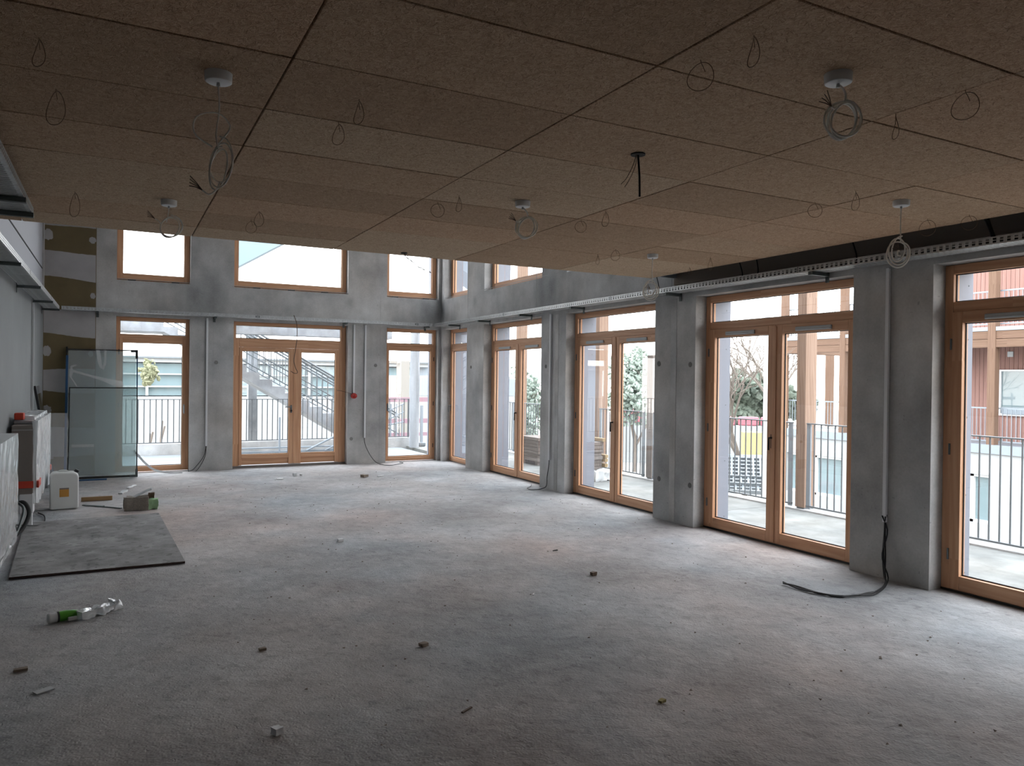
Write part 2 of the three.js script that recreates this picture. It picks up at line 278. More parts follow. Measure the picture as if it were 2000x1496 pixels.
// ---------------------------------------------------------------- suspended wood-wool ceiling, every panel a part
const ceiling = struct('ceiling');
{
  const xs = [XL + 0.006, -0.634, 0.578, 1.79, 3.002, 4.214, CX], zs = [CZ]; for (let k = 7; k >= -8; k--) zs.push(-2.2537 - 0.605 * k);
  const full = [0, 1, 2, 3].map((k) => { const g = new RoundedBoxGeometry(1.205, 0.025, 0.598, 1, 0.004); metric(g); const h = g.index ? g.toNonIndexed() : g, p = h.attributes.position, uv = new Float32Array(p.count * 2); for (let i = 0; i < p.count; i++) { uv[2 * i] = p.getX(i) + k * 0.37; uv[2 * i + 1] = p.getZ(i) + k * 0.61 + p.getY(i); } h.setAttribute('uv', new THREE.BufferAttribute(uv, 2)); return h; });
  for (let i = 0; i + 1 < xs.length; i++) for (let j = 0; j + 1 < zs.length; j++) {
    const x0 = xs[i], x1 = xs[i + 1], z0 = zs[j], z1 = zs[j + 1], k = (rnd() * 4) | 0, isFull = Math.abs(x1 - x0 - 1.212) < 0.01 && Math.abs(z1 - z0 - 0.605) < 0.01;
    let g = full[k];
    if (!isFull) { g = g.clone(); g.scale((x1 - x0 - 0.007) / 1.205, 1, (z1 - z0 - 0.007) / 0.598); }
    const m = part(ceiling, 'ceiling_panel', g, M.panels[(rnd() * 4) | 0]); m.position.set((x0 + x1) / 2, CEIL + 0.0125 + rr(-0.0012, 0.0012), (z0 + z1) / 2); m.rotation.z = rr(-0.001, 0.001);
  }
  part(ceiling, 'backing_rail', xs.slice(1, -1).map((x) => box(x - 0.02, CEIL + 0.027, CZ + 0.04, x + 0.02, CEIL + 0.06, 2.5)), M.dark);
  part(ceiling, 'backing_sheet', box(XL + 0.01, CEIL + 0.062, CZ + 0.04, CX - 0.02, CEIL + 0.075, 2.6), M.dark);
}

// ---------------------------------------------------------------- doors and windows (local: u along x, inside face z = 0, outside towards -z)
function glassPane(parent, name, x0, y0, x1, y1, z = -0.04) { return part(parent, name, box(x0, y0, z - 0.003, x1, y1, z + 0.003), M.pane); }
const ringOf = (x0, y0, x1, y1, l, b, r, t, z0, z1, rad = 0.004) => [wbox(x0, y0, z0, x0 + l, y1, z1, rad), wbox(x1 - r, y0, z0, x1, y1, z1, rad), wbox(x0 + l, y0, z0, x1 - r, y0 + b, z1, rad), wbox(x0 + l, y1 - t, z0, x1 - r, y1, z1, rad)];
function leverHandle(parent, x, y, dir, mat = M.steelGrey) {
  const h = part(parent, 'handle', [cyl(0.013, 0.013, 0.012, 0, 0, 0).rotateX(Math.PI / 2).translate(x, y, 0.014), box(x - 0.014, y - 0.11, 0.006, x + 0.014, y + 0.035, 0.013, 0.004), rod(V(x, y, 0.01), V(x, y, 0.055), 0.008, 8), rod(V(x, y, 0.05), V(x, y - 0.125 * Math.abs(dir), 0.052), 0.009, 8)], mat);
  return h;
}
function gasket(parent, x0, y0, x1, y1) { part(parent, 'gasket', ringOf(x0 - 0.001, y0 - 0.001, x1 + 0.001, y1 + 0.001, 0.008, 0.01, 0.008, 0.008, -0.046, -0.034, 0), M.black); }
function doubleDoor(name, pos, rotY, w) {
  const d = struct(name); d.position.set(...pos); d.rotation.y = rotY;
  part(d, 'frame', [wbox(0, 0.016, -0.08, 0.07, HD - 0.003, 0, 0.004), wbox(w - 0.07, 0.016, -0.08, w, HD - 0.003, 0, 0.004), wbox(0.07, 2.568, -0.08, w - 0.07, HD - 0.003, 0, 0.004), wbox(0.07, 2.262, -0.08, w - 0.07, 2.342, 0, 0.004), wbox(0.07, 0.016, -0.08, w - 0.07, 0.03, -0.005)], M.frame);
  part(d, 'threshold', box(0, 0.0, -0.09, w, 0.016, 0.004), M.rubber);
  glassPane(d, 'transom_glass', 0.065, 2.336, w - 0.065, 2.574); gasket(d, 0.07, 2.342, w - 0.07, 2.568);
  const mid = w / 2, L = [[0.066, mid - 0.001, 0.085, 0.095], [mid + 0.001, w - 0.066, 0.088, 0.1]];
  L.forEach(([a, b, l, r], k) => {
    const leaf = part(d, 'leaf', [...ringOf(a, 0.022, b, 2.262, l, 0.112, r, 0.092, -0.068, 0.008), ...(k === 0 ? [wbox(b - 0.03, 0.03, 0.008, b + 0.02, 2.25, 0.016, 0.003)] : [])], M.frame);
    glassPane(leaf, 'glass', a + l - 0.006, 0.128, b - r + 0.006, 2.176); gasket(leaf, a + l, 0.134, b - r, 2.17);
    const c = (a + l + b - r) / 2;
    part(leaf, 'trickle_vent', [box(c - 0.215, 2.186, 0.008, c + 0.215, 2.228, 0.024, 0.007), box(c - 0.2, 2.192, 0.024, c + 0.2, 2.204, 0.03, 0.004)], M.whiteGrey);
    if (k === 0) leverHandle(leaf, b - 0.028, 1.1, 1, M.dark);
  });
  part(d, 'hinge', [0.3, 1.15, 2.0].flatMap((y) => [cyl(0.008, 0.008, 0.09, 0.062, y, 0.012, 8), cyl(0.008, 0.008, 0.09, w - 0.062, y, 0.012, 8)]), M.steelGrey);
  return d;
}
function tallWindow(name, pos, rotY, w, handleSide) {
  const d = struct(name); d.position.set(...pos); d.rotation.y = rotY;
  part(d, 'frame', [wbox(0, 0.012, -0.08, 0.058, HD - 0.003, 0, 0.004), wbox(w - 0.058, 0.012, -0.08, w, HD - 0.003, 0, 0.004), wbox(0.058, 2.58, -0.08, w - 0.058, HD - 0.003, 0, 0.004), wbox(0.058, 2.285, -0.08, w - 0.058, 2.348, 0, 0.004), wbox(0.058, 0.012, -0.08, w - 0.058, 0.045, 0, 0.004)], M.frame);
  glassPane(d, 'transom_glass', 0.053, 2.342, w - 0.053, 2.586); gasket(d, 0.058, 2.348, w - 0.058, 2.58);
  const leaf = part(d, 'leaf', ringOf(0.05, 0.04, w - 0.05, 2.29, 0.05, 0.062, 0.06, 0.08, -0.066, 0.008), M.frame);
  glassPane(leaf, 'glass', 0.094, 0.096, w - 0.104, 2.216); gasket(leaf, 0.1, 0.102, w - 0.11, 2.21);
  leverHandle(leaf, handleSide > 0 ? w - 0.08 : 0.075, 1.12, 1, handleSide > 0 ? M.whiteGrey : M.steelGrey);
  part(d, 'hinge', [0.3, 1.15, 2.05].map((y) => cyl(0.008, 0.008, 0.08, handleSide > 0 ? 0.044 : w - 0.044, y, 0.012, 8)), M.dark);
  return d;
}
function fixedWindow(name, pos, rotY, w) {
  const d = struct(name); d.position.set(...pos); d.rotation.y = rotY; const y0 = 3.275, y1 = UP1 - 0.004;
  part(d, 'frame', ringOf(0.003, y0, w - 0.003, y1, 0.088, 0.1, 0.088, 0.08, -0.08, 0), M.frame);
  glassPane(d, 'glass', 0.086, y0 + 0.095, w - 0.086, y1 - 0.075); gasket(d, 0.091, y0 + 0.1, w - 0.091, y1 - 0.08);
  part(d, 'packer', [0.2, 0.5, 0.8].filter((q, i) => w > 1.5 || i !== 1).map((q) => box(w * q - 0.06, UP0 + 0.001, -0.07, w * q + 0.06, y0, 0.0)), M.rubber);
  part(d, 'sealing_strip', box(0.002, UP0 + 0.001, -0.06, w - 0.002, y0 + 0.004, -0.04), M.frame);
  return d;
}
const XFR = XR + FR, ZFR = ZB - 0.141;
R_DOORS.slice().reverse().forEach(([a, b], k) => doubleDoor('door_' + (k + 1), [XFR, 0, a], -Math.PI / 2, b - a));
tallWindow('window_1', [XFR, 0, R_WIN[0]], -Math.PI / 2, R_WIN[1] - R_WIN[0], -1);
tallWindow('window_2', [B_OPEN[0][0], 0, ZFR], 0, B_OPEN[0][1] - B_OPEN[0][0], 1);
tallWindow('window_3', [B_OPEN[2][0], 0, ZFR], 0, B_OPEN[2][1] - B_OPEN[2][0], -1);
B_OPEN.forEach(([a, b], k) => fixedWindow('window_' + (4 + k), [a, 0, ZFR], 0, b - a));
[R_WIN, R_DOORS[0], R_DOORS[1]].forEach(([a, b], k) => fixedWindow('window_' + (7 + k), [XFR, 0, a], -Math.PI / 2, b - a));
{ // entrance double door in the back wall
  const [a, b] = B_OPEN[1], w = b - a, d = struct('door_5'); d.position.set(a, 0, ZFR);
  part(d, 'frame', [wbox(0, 0.03, -0.08, 0.115, HD - 0.003, 0, 0.004), wbox(w - 0.125, 0.03, -0.08, w, HD - 0.003, 0, 0.004), wbox(0.115, 2.19, -0.08, w - 0.125, 2.347, 0, 0.004), wbox(0.058, 2.345, -0.08, 0.116, 2.58, -0.01), wbox(0.115, 2.58, -0.08, w - 0.125, HD - 0.003, 0, 0.004)], M.frame);
  d.children[0].geometry = merge([wbox(0, 0.03, -0.08, 0.115, 2.347, 0, 0.004), wbox(w - 0.125, 0.03, -0.08, w, 2.347, 0, 0.004), wbox(0.115, 2.19, -0.08, w - 0.125, 2.347, 0, 0.004), wbox(0, 2.347, -0.08, 0.058, HD - 0.003, 0, 0.004), wbox(w - 0.1, 2.347, -0.08, w, HD - 0.003, 0, 0.004), wbox(0.058, 2.58, -0.08, w - 0.1, HD - 0.003, 0, 0.004)]);
  glassPane(d, 'transom_glass', 0.053, 2.342, w - 0.095, 2.586); gasket(d, 0.058, 2.347, w - 0.1, 2.58);
  part(d, 'threshold', [box(0, 0.0, -0.09, w, 0.03, 0.03), box(0, 0.03, -0.07, w, 0.036, 0.02)], M.cardGrey);
  const mid = 1.075;
  [[0.117, mid - 0.0015, 0.053, 0.075], [mid + 0.0015, w - 0.127, 0.15, 0.075]].forEach(([x0, x1, l, r], k) => {
    const leaf = part(d, 'leaf', [wbox(x0, 0.045, -0.07, x0 + l, 2.187, 0.006, 0.004), wbox(x1 - r, 0.045, -0.07, x1, 2.187, 0.006, 0.004), wbox(x0 + l, 2.12, -0.07, x1 - r, 2.187, 0.006, 0.004), wbox(x0 + l, 0.16, -0.07, x1 - r, 0.24, 0.006, 0.004), wbox(x0 + l, 0.05, -0.05, x1 - r, 0.16, -0.018)], M.frame);
    glassPane(leaf, 'glass', x0 + l - 0.005, 0.235, x1 - r + 0.005, 2.125); gasket(leaf, x0 + l, 0.24, x1 - r, 2.12);
    if (k === 0) { leverHandle(leaf, x1 - 0.03, 1.1, 0, M.steelGrey); part(leaf, 'lever', rod(V(x1 - 0.03, 1.1, 0.05), V(x1 - 0.15, 1.1, 0.05), 0.009, 8), M.steelGrey); part(leaf, 'lock_cylinder', cyl(0.018, 0.018, 0.012, 0, 0, 0).rotateX(Math.PI / 2).translate(x1 - 0.03, 1.03, 0.014), M.dark); }
  });
}

// ---------------------------------------------------------------- cable trays
function traySection(len, width, h, pitch) {                    // along x from 0 to len; front side at z = 0, back at z = -width; floor at y = 0
  const slots = (wid, rows, sl, sh) => { const hs = []; for (let x = pitch / 2; x < len - pitch / 3; x += pitch) for (const r of rows) hs.push(rect(x - sl / 2, r - sh / 2, x + sl / 2, r + sh / 2).reverse()); return extrude(shapeOf(rect(0, 0, len, wid), hs), 0.0015); };
  const front = slots(h, [h * 0.32, h * 0.7], 0.025, 0.014), back = front.clone(); back.translate(0, 0, -width);
  const bottom = slots(width, [width * 0.17, width * 0.5, width * 0.83], 0.008, width * 0.2); bottom.rotateX(-Math.PI / 2);
  const lip = [box(0, h - 0.002, -0.008, len, h, 0.002), box(0, h - 0.002, -width - 0.002, len, h, -width + 0.01)];
  const ribs = []; for (let x = pitch; x < len; x += pitch) ribs.push(box(x - 0.003, -0.003, -width * 0.95, x + 0.003, 0.0, -width * 0.05));
  return merge([front, back, bottom, ...lip, ...ribs]);
}
function cableTray(label, pos, rotY, len, width, brackets, h = 0.056, cables = true) {
  const t = thing('cable_tray', label, 'cable tray', pos, rotY), n = Math.ceil(len / 3 - 0.05), sec = {};
  for (let k = 0; k < n; k++) { const L = Math.min(3, len - 3 * k) - 0.002, key = L.toFixed(2); sec[key] ??= traySection(L, width, h, 0.05); const m = part(t, 'tray_section', sec[key], M.galv); m.position.x = 3 * k; if (k) part(t, 'splice_plate', [box(3 * k - 0.06, 0.008, -0.004, 3 * k + 0.06, h - 0.01, -0.001), box(3 * k - 0.004, 0.003, 0.0015, 3 * k + 0.004, h, 0.003)], M.galvDull); }
  if (cables) part(t, 'added_cable', [[-0.012, 0.012], [-0.014, 0.03], [-0.03, 0.01], [-0.05, 0.01]].map(([z, y]) => rod(V(0.05, y, z), V(len - 0.05, y, z), 0.0085, 6)), M.black);  // black cables added behind the slots so the holes come out dark
  for (const x of brackets) part(t, 'bracket', [box(x - 0.02, -0.034, -width - 0.018, x + 0.02, -0.004, 0.012), box(x - 0.02, -0.09, -width - 0.022, x + 0.02, 0.06, -width - 0.016)], M.galvDull);
  return t;
}
// right wall: local x -> world +z, front (z = 0) faces the room: rotY = -90deg gives local +z -> -x
cableTray('long perforated steel cable tray above the row of glazed doors', [XR - 0.229, 2.694, -13.98], -Math.PI / 2, 15.9, 0.2, [0.75, 2.05, 3.55, 5.05, 7.1, 9.15, 11.2, 13.0]);
cableTray('perforated steel cable tray crossing above the entrance double door', [-0.74, 2.694, ZB + 0.207], 0, 6.33, 0.178, [0.5, 2.3, 4.6, 6.25], 0.056, false);
cableTray('steel cable tray along the pale blue grey wall beside the window void', [XL + 0.225, 2.685, ZB + 0.2], Math.PI / 2, 7.76, 0.2, []);
{ const t = scene.children[scene.children.length - 1]; t.rotation.y = Math.PI / 2; t.position.set(XL + 0.232, 2.685, -6.2); for (const z of [-8.2, -10.3, -12.3, -13.75]) { const x = -6.2 - z; part(t, 'bracket', [box(x - 0.02, -0.034, -0.218, x + 0.02, -0.004, 0.015), box(x - 0.02, -0.09, -0.222, x + 0.02, 0.06, -0.216)], M.galvDull); } }
{ const t = cableTray('wide steel tray stub ending just under the wood wool ceiling', [XL + 0.51, 2.745, -3.2], Math.PI / 2, 2.86, 0.46, [2.25, 2.74], 0.05); t.position.z = -3.2; }

// ---------------------------------------------------------------- conduits and cables
const bundle = (parent, name, paths, r, mat) => part(parent, name, paths.map((p) => tube(p, r, 44, 6)), mat);
function trunking(label, x0, z0, nx, nz, y0, y1, cables, mat = M.white) {
  x0 += nx * 0.004; z0 += nz * 0.004;
  const t = thing('cable_trunking', label, 'cable trunking', [x0, 0, z0]);
  part(t, 'trunking', nx ? box(nx * 0.026, y0, -0.016, 0, y1, 0.016, 0.003) : box(-0.016, y0, 0, 0.016, y1, nz * 0.026, 0.003), mat);
  if (cables.length) { const c = bundle(t, 'loose_cable', cables, 0.006, M.black); c.position.set(-x0, 0, -z0); }
  return t;
}
const jig = (p, d) => p.map(([x, y, z]) => [Math.min(XR - 0.012, x + rr(-d, d)), Math.max(0.008, y + rr(-d, d) * 0.5), z + rr(-d, d)]);
{
  const main = [[XR - 0.016, 0.55, -4.2], [XR - 0.02, 0.42, -4.2], [XR - 0.05, 0.2, -4.18], [5.78, 0.05, -4.14], [5.66, 0.014, -4.06], [5.45, 0.012, -3.97], [5.287, 0.012, -3.93], [5.146, 0.012, -3.95], [5.028, 0.012, -4.0], [4.952, 0.012, -4.12], [4.916, 0.012, -4.27], [4.925, 0.012, -4.45]];
  trunking('white trunking with a bundle of black cables trailing onto the floor', XR, -4.2, -1, 0, 0.49, 2.66, [main, jig(main, 0.018), jig(main, 0.025), jig(main, 0.02)]);
  const c3 = [[XR - 0.016, 0.5, -9.82], [XR - 0.02, 0.38, -9.82], [XR - 0.03, 0.2, -9.85], [5.8, 0.05, -9.83], [5.729, 0.01, -9.88], [5.64, 0.01, -9.87], [5.567, 0.01, -9.894], [5.6, 0.01, -10.05], [5.745, 0.01, -10.2], [5.84, 0.012, -10.35]];
  trunking('white trunking with a dark cable tail curling beside the third glazed door', XR, -9.82, -1, 0, 0.45, 2.66, [c3]);
  const k1 = [[1.445, 0.5, ZB + 0.017], [1.44, 0.4, ZB + 0.02], [1.4, 0.25, ZB + 0.05], [1.31, 0.12, ZB + 0.06], [1.22, 0.03, ZB + 0.1], [1.15, 0.012, ZB + 0.13]], k2 = [[1.45, 0.5, ZB + 0.017], [1.446, 0.4, ZB + 0.02], [1.43, 0.27, ZB + 0.05], [1.37, 0.13, ZB + 0.06], [1.3, 0.03, ZB + 0.1], [1.27, 0.012, ZB + 0.13]];
  trunking('white trunking with two thin cable tails between tall window and entrance door', 1.445, ZB, 0, 1, 0.43, 2.67, [k1, k2]);
  const m1 = [[4.289, 0.55, ZB + 0.017], [4.287, 0.46, ZB + 0.02], [4.3, 0.36, ZB + 0.05], [4.373, 0.19, ZB + 0.08], [4.47, 0.05, ZB + 0.12], [4.52, 0.012, ZB + 0.3], [4.629, 0.01, -13.66], [4.855, 0.01, -13.8], [5.01, 0.01, -13.98], [4.98, 0.01, -14.1]];
  trunking('white trunking with a black cable looping on the floor near the corner window', 4.289, ZB, 0, 1, 0.5, 2.67, [m1]);
  trunking('short white trunking running down to the red alarm sounder', 4.067, ZB, 0, 1, 1.36, 2.67, []);
  trunking('pale trunking on the blue grey wall above the wrapped heaters', XL, -12.24, 1, 0, 1.05, 2.64, [], M.whiteGrey);
}
{ const t = thing('alarm_sounder', 'round red alarm sounder on concrete pier beside the entrance door', 'alarm', [4.07, 1.31, ZB]);
  part(t, 'base', cyl(0.055, 0.055, 0.03, 0, 0, 0, 20).rotateX(Math.PI / 2).translate(0, 0, 0.015), M.red);
  part(t, 'sounder', [cyl(0.048, 0.052, 0.05, 0, 0, 0, 20).rotateX(Math.PI / 2).translate(0, 0, 0.055), new THREE.SphereGeometry(0.035, 14, 8).translate(0, 0, 0.08)], M.red);
  part(t, 'feed_cable', tube([[-0.01, 0.02, 0.05], [-0.12, 0.06, 0.045], [-0.26, 0.095, 0.02], [-0.3, 0.1, -0.08]], 0.004, 20), M.brown); }
single('hanging_cable', tube([[2.887, 2.78, -13.966], [2.934, 2.64, -13.962], [2.946, 2.372, -13.962], [2.92, 2.146, -13.962], [2.895, 1.949, -13.962], [2.924, 1.828, -13.962], [2.961, 1.735, -13.962], [2.916, 1.722, -13.962], [2.842, 1.761, -13.962]], 0.0065, 70), M.brown, 'thin dark cable dangling from the tray in front of the entrance double door', 'cable');
single('flat_strip', (() => { const pts = [[0.30, 0.42, -13.86], [0.342, 0.37, -13.86], [0.404, 0.29, -13.88], [0.481, 0.195, -13.9], [0.605, 0.087, -13.92], [0.76, 0.034, -13.93], [0.957, 0.012, -13.92], [1.05, 0.014, -13.92]]; const c = new THREE.CatmullRomCurve3(pts.map((p) => V(...p))), L = c.getPoints(40), pos = [], idx = []; L.forEach((p, i) => { const t = c.getTangent(i / 40), s = V(-t.y, t.x, 0).normalize().multiplyScalar(0.017), n = V(0, 0, 0.002); for (const q of [p.clone().add(s).add(n), p.clone().sub(s).add(n), p.clone().sub(s).sub(n), p.clone().add(s).sub(n)]) pos.push(q.x, Math.max(0.004, q.y), q.z); if (i) for (let k = 0; k < 4; k++) { const a = (i - 1) * 4 + k, b = (i - 1) * 4 + (k + 1) % 4, e = a + 4, f = b + 4; idx.push(a, b, e, b, f, e); } }); const g = new THREE.BufferGeometry(); g.setAttribute('position', new THREE.Float32BufferAttribute(pos, 3)); g.setIndex(idx); const h = g.toNonIndexed(); h.computeVertexNormals(); return h; })(), M.white, 'flat white plastic strip curling from the leaning glass onto the floor', 'strip');
[[-7.1, 0.05], [-5.55, 0.02], [-4.4, 0.06], [-3.25, 0.08], [-5.75, 0.06]].forEach(([z, d], k) => {
  single('riser_cable', [0, 1, 2].slice(0, k === 3 ? 3 : 1).map((q) => tube([[5.7 + q * 0.02, 2.72, z], [5.72 + q * 0.012, 2.8, z - d * 0.4], [5.7 + q * 0.02, 2.95, z - d], [5.68, 3.12, z - d * 1.3]], k === 3 ? 0.009 : 0.006, 16)), M.black, ['black cable rising from the tray at the far ceiling corner', 'straighter thin black cable of the pair above the second glazed door', 'black cable rising from the tray left of the coiled white cord', 'thick group of three black cables rising near the frame edge', 'thin bent black cable paired with another above the second glazed door'][k], 'cable'); });

// ---------------------------------------------------------------- ceiling roses with coiled cords, wire rings, cable hole
function coil(cx, cy, cz, r, turns, wob, turn, k) { const pts = []; for (let i = 0; i <= turns * 14; i++) { const a = i / 14 * Math.PI * 2, q = r * (1 + wob * Math.sin(i * 0.37 + k)); const x = Math.sin(a) * q, y = Math.cos(a) * q; pts.push([cx + x * Math.cos(turn) + 0.012 * Math.sin(i * 0.5), cy + y * 1.15, cz + x * Math.sin(turn) + 0.012 * Math.cos(i * 0.31)]); } return pts; }
function rose(label, x, z, style) {
  const t = thing('ceiling_rose', label, 'ceiling rose', [x, CEIL, z], 0, 'white ceiling roses waiting for lamps');
  const L = new THREE.LatheGeometry([[0.0001, -0.038], [0.044, -0.038], [0.05, -0.034], [0.0515, 0]].map((p) => new THREE.Vector2(...p)), 32); part(t, 'canopy', L, M.white);
  part(t, 'cord_grip', cyl(0.006, 0.008, 0.014, 0, -0.045, 0, 10), M.whiteGrey);
  const cord = [];
  if (style === 'long') cord.push([[0, -0.04, 0], [0.004, -0.15, 0], [-0.006, -0.24, 0], [0.0, -0.30, 0.01]], [...[[-0.002, -0.28, 0], [0.02, -0.25, 0.0], [0.045, -0.2, 0], [0.0, -0.16, 0.01], [-0.08, -0.19, 0.02], [-0.085, -0.25, 0.01], [-0.02, -0.29, 0]]], coil(0.005, -0.35, 0, 0.032, 3, 0.3, 0.4, 1).map(([a, b, c]) => [a, -0.35 + (b + 0.35) * 2.2, c]), [[0.01, -0.42, 0], [-0.005, -0.455, 0], [-0.03, -0.475, 0], [-0.055, -0.462, 0]]);
  else if (style === 'coil') cord.push([[0, -0.04, 0], [0.012, -0.055, 0.01], [0.03, -0.075, 0.01], [0.04, -0.1, 0.0]], coil(0.03, -0.17, 0, 0.06, 4, 0.07, 0.35, 2), [[-0.02, -0.13, 0.01], [-0.045, -0.145, 0.02], [-0.06, -0.14, 0.02]]);
  else if (style === 'low') cord.push([[0, -0.04, 0], [-0.004, -0.16, 0], [0.0, -0.27, 0]], coil(-0.01, -0.33, 0, 0.055, 3, 0.28, 0.5, 5).map(([a, b, c]) => [a, -0.33 + (b + 0.33) * 1.25, c]), [[-0.03, -0.36, 0.02], [-0.055, -0.36, 0.02], [-0.055, -0.33, 0.02], [-0.04, -0.33, 0.02]]);
  else cord.push([[0, -0.04, 0], [-0.004, -0.1, 0], [-0.015, -0.15, 0]], coil(0.01, -0.175, 0, 0.06, 3, 0.12, 0.3, 7), [[-0.05, -0.16, 0], [-0.07, -0.14, 0.01], [-0.085, -0.135, 0.01]]);
  part(t, 'cord', cord.map((c) => tube(c, style === 'long' || style === 'loop' ? 0.0034 : 0.0046, Math.max(24, c.length * 3), 6)), M.cord);
  const e = style === 'long' ? [-0.055, -0.462, 0] : style === 'coil' ? [-0.06, -0.14, 0.02] : style === 'low' ? [-0.04, -0.33, 0.02] : [-0.085, -0.135, 0.01];
  part(t, 'bare_wire', [0, 1, 2, 3].map((k) => tube([e, [e[0] - 0.02, e[1] + 0.01 + k * 0.004, e[2] + (k - 1.5) * 0.006], [e[0] - 0.045, e[1] + 0.015 + k * 0.01, e[2] + (k - 1.5) * 0.012]], 0.0018, 8, 5)), M.brown);
  return t;
}
rose('white ceiling rose with a long tangled cord hanging lowest of all', 0.352, -3.14, 'long');
rose('white ceiling rose with a coiled cord above the upper corner window', 0.322, -5.6, 'loop');
rose('white ceiling rose with a tidy coil seen from below, biggest in the photo', 2.43, -1.97, 'coil');
rose('white ceiling rose with a round coil at the middle of the ceiling', 2.39, -4.4, 'coil');
rose('faint white ceiling rose whose cord coils in front of the wall tray', 4.47, -3.13, 'low');
rose('small white ceiling rose with a pale coil by the far ceiling corner', 4.44, -5.62, 'low');
const RING = [[1.89, -2.13, .101, .092, 'wide wire ring hanging beside the big ceiling rose over the middle panels'], [1.91, -1.89, .094, .029, 'edge-on wire ring hanging nearest the top of the photo'], [3.0, -1.83, .106, .094, 'wide wire ring at the right edge of the ceiling'], [3.01, -2.14, .096, .013, 'edge-on wire ring close to the biggest coil of white cord'], [.91, -5.97, .089, .073, 'lower ring of the two overlapping wire rings over the wide upper window'], [.91, -5.62, .099, .059, 'upper ring of the two overlapping wire rings over the wide upper window'], [.91, -3.47, .092, .047, 'open wire ring hanging between the long cord and the panel seam'], [.91, -3.14, .093, .032, 'narrow wire ring just above the open ring beside the long cord'], [1.91, -4.71, .089, .093, 'round wire ring to the left of the middle coil'], [1.96, -4.47, .092, .026, 'edge-on wire ring between the round ring and the middle rose'], [3.03, -4.68, .083, .094, 'round wire ring below the cable hole'], [3.02, -4.35, .096, .039, 'narrow wire ring below the black cable of the ceiling hole'], [4.04, -3.44, .087, .09, 'round wire ring crossing a seam left of the faint rose'], [4.02, -3.12, .104, .035, 'narrow wire ring just left of the faint rose'], [-.23, -5.64, .152, .046, 'long narrow wire loop near the cut tray stub'], [5.12, -3.38, .109, .102, 'pale ring hanging over the ceiling edge beside the coiled cord'], [5.23, -3.15, .096, .106, 'pale ring hanging over the ceiling edge closest to the right'], [3.98, -5.57, .092, .074, 'tiny wire ring left of the small far rose'], [4.0, -5.88, .086, .024, 'tiny edge-on wire ring above the corner pier'], [5.25, -6.04, .074, .032, 'tiny wire tail at the dark ceiling edge beside the far rose'], [4.98, -5.44, .121, .029, 'second tiny wire tail at the dark ceiling edge'], [-.22, -3.65, .137, .059, 'kinked wire loop on the shaded panels above the tray stub'], [-.24, -3.12, .09, .029, 'faint thin wire loop at the top left of the ceiling']];
for (const [x, z, h, w, label] of RING) {
  const t = thing('wire_ring', label, 'wire ring', [x, CEIL, z], 0, 'wire rings hung from the ceiling panels'), view = Math.atan2(x, -z), q = Math.min(1, w / h), a = Math.acos(q);
  const pts = []; for (let i = 0; i < 24; i++) { const p = i / 24 * Math.PI * 2; pts.push([Math.sin(p) * h / 2, -h / 2 - 0.012 + Math.cos(p) * h / 2, 0.006 * Math.sin(p * 2)]); }
  part(t, 'ring', [tube(pts, 0.0016, 60, 5, true), tube([[0, 0.004, 0], [0.002, -0.01, 0], [0.012, -0.03, 0.003], [0.02, -0.05, 0.004]], 0.0014, 10, 5)], M.wire);
  t.rotation.y = -view + a * (z % 0.02 > 0.01 ? 1 : -1) + 0.05;
}
{ const t = thing('ceiling_outlet', 'dark round ceiling outlet with a black cable and two thin wires', 'outlet', [2.4, CEIL, -3.17]);
  part(t, 'outlet_ring', [cyl(0.038, 0.038, 0.008, 0, -0.003, 0, 24)], M.dark);
  part(t, 'cable', tube([[0.0, -0.002, 0], [0.006, -0.06, 0], [0.008, -0.12, 0.004], [0.014, -0.22, 0]], 0.0055, 20), M.black);
  part(t, 'thin_wire', [tube([[-0.01, -0.002, 0], [-0.03, -0.06, 0], [-0.075, -0.14, 0], [-0.105, -0.17, 0]], 0.0018, 16, 5), tube([[-0.005, -0.002, 0], [-0.025, -0.07, 0.01], [-0.065, -0.15, 0.01], [-0.09, -0.185, 0.01]], 0.0018, 16, 5)], M.brown); }
{ const t = thing('ceiling_outlet', 'small ceiling outlet with loose grey wires in front of the upper window', 'outlet', [2.42, CEIL, -6.79]);
  part(t, 'outlet_ring', cyl(0.03, 0.03, 0.008, 0, -0.003, 0, 20), M.dark);
  part(t, 'thin_wire', [tube([[0, -0.004, 0], [0.01, -0.03, 0], [0.07, -0.06, 0], [0.16, -0.12, 0], [0.3, -0.16, 0]].map(([a, b, c]) => [a * 0.9, b, c]), 0.003, 20, 5), tube([[0, -0.004, 0], [0.02, -0.04, 0], [0.1, -0.09, 0], [0.24, -0.2, 0]], 0.003, 20, 5), tube([[0.0, -0.004, 0], [0.1, -0.075, 0.01], [0.2, -0.15, 0.01], [0.27, -0.17, 0.01]], 0.003, 20, 5)], M.dark); }

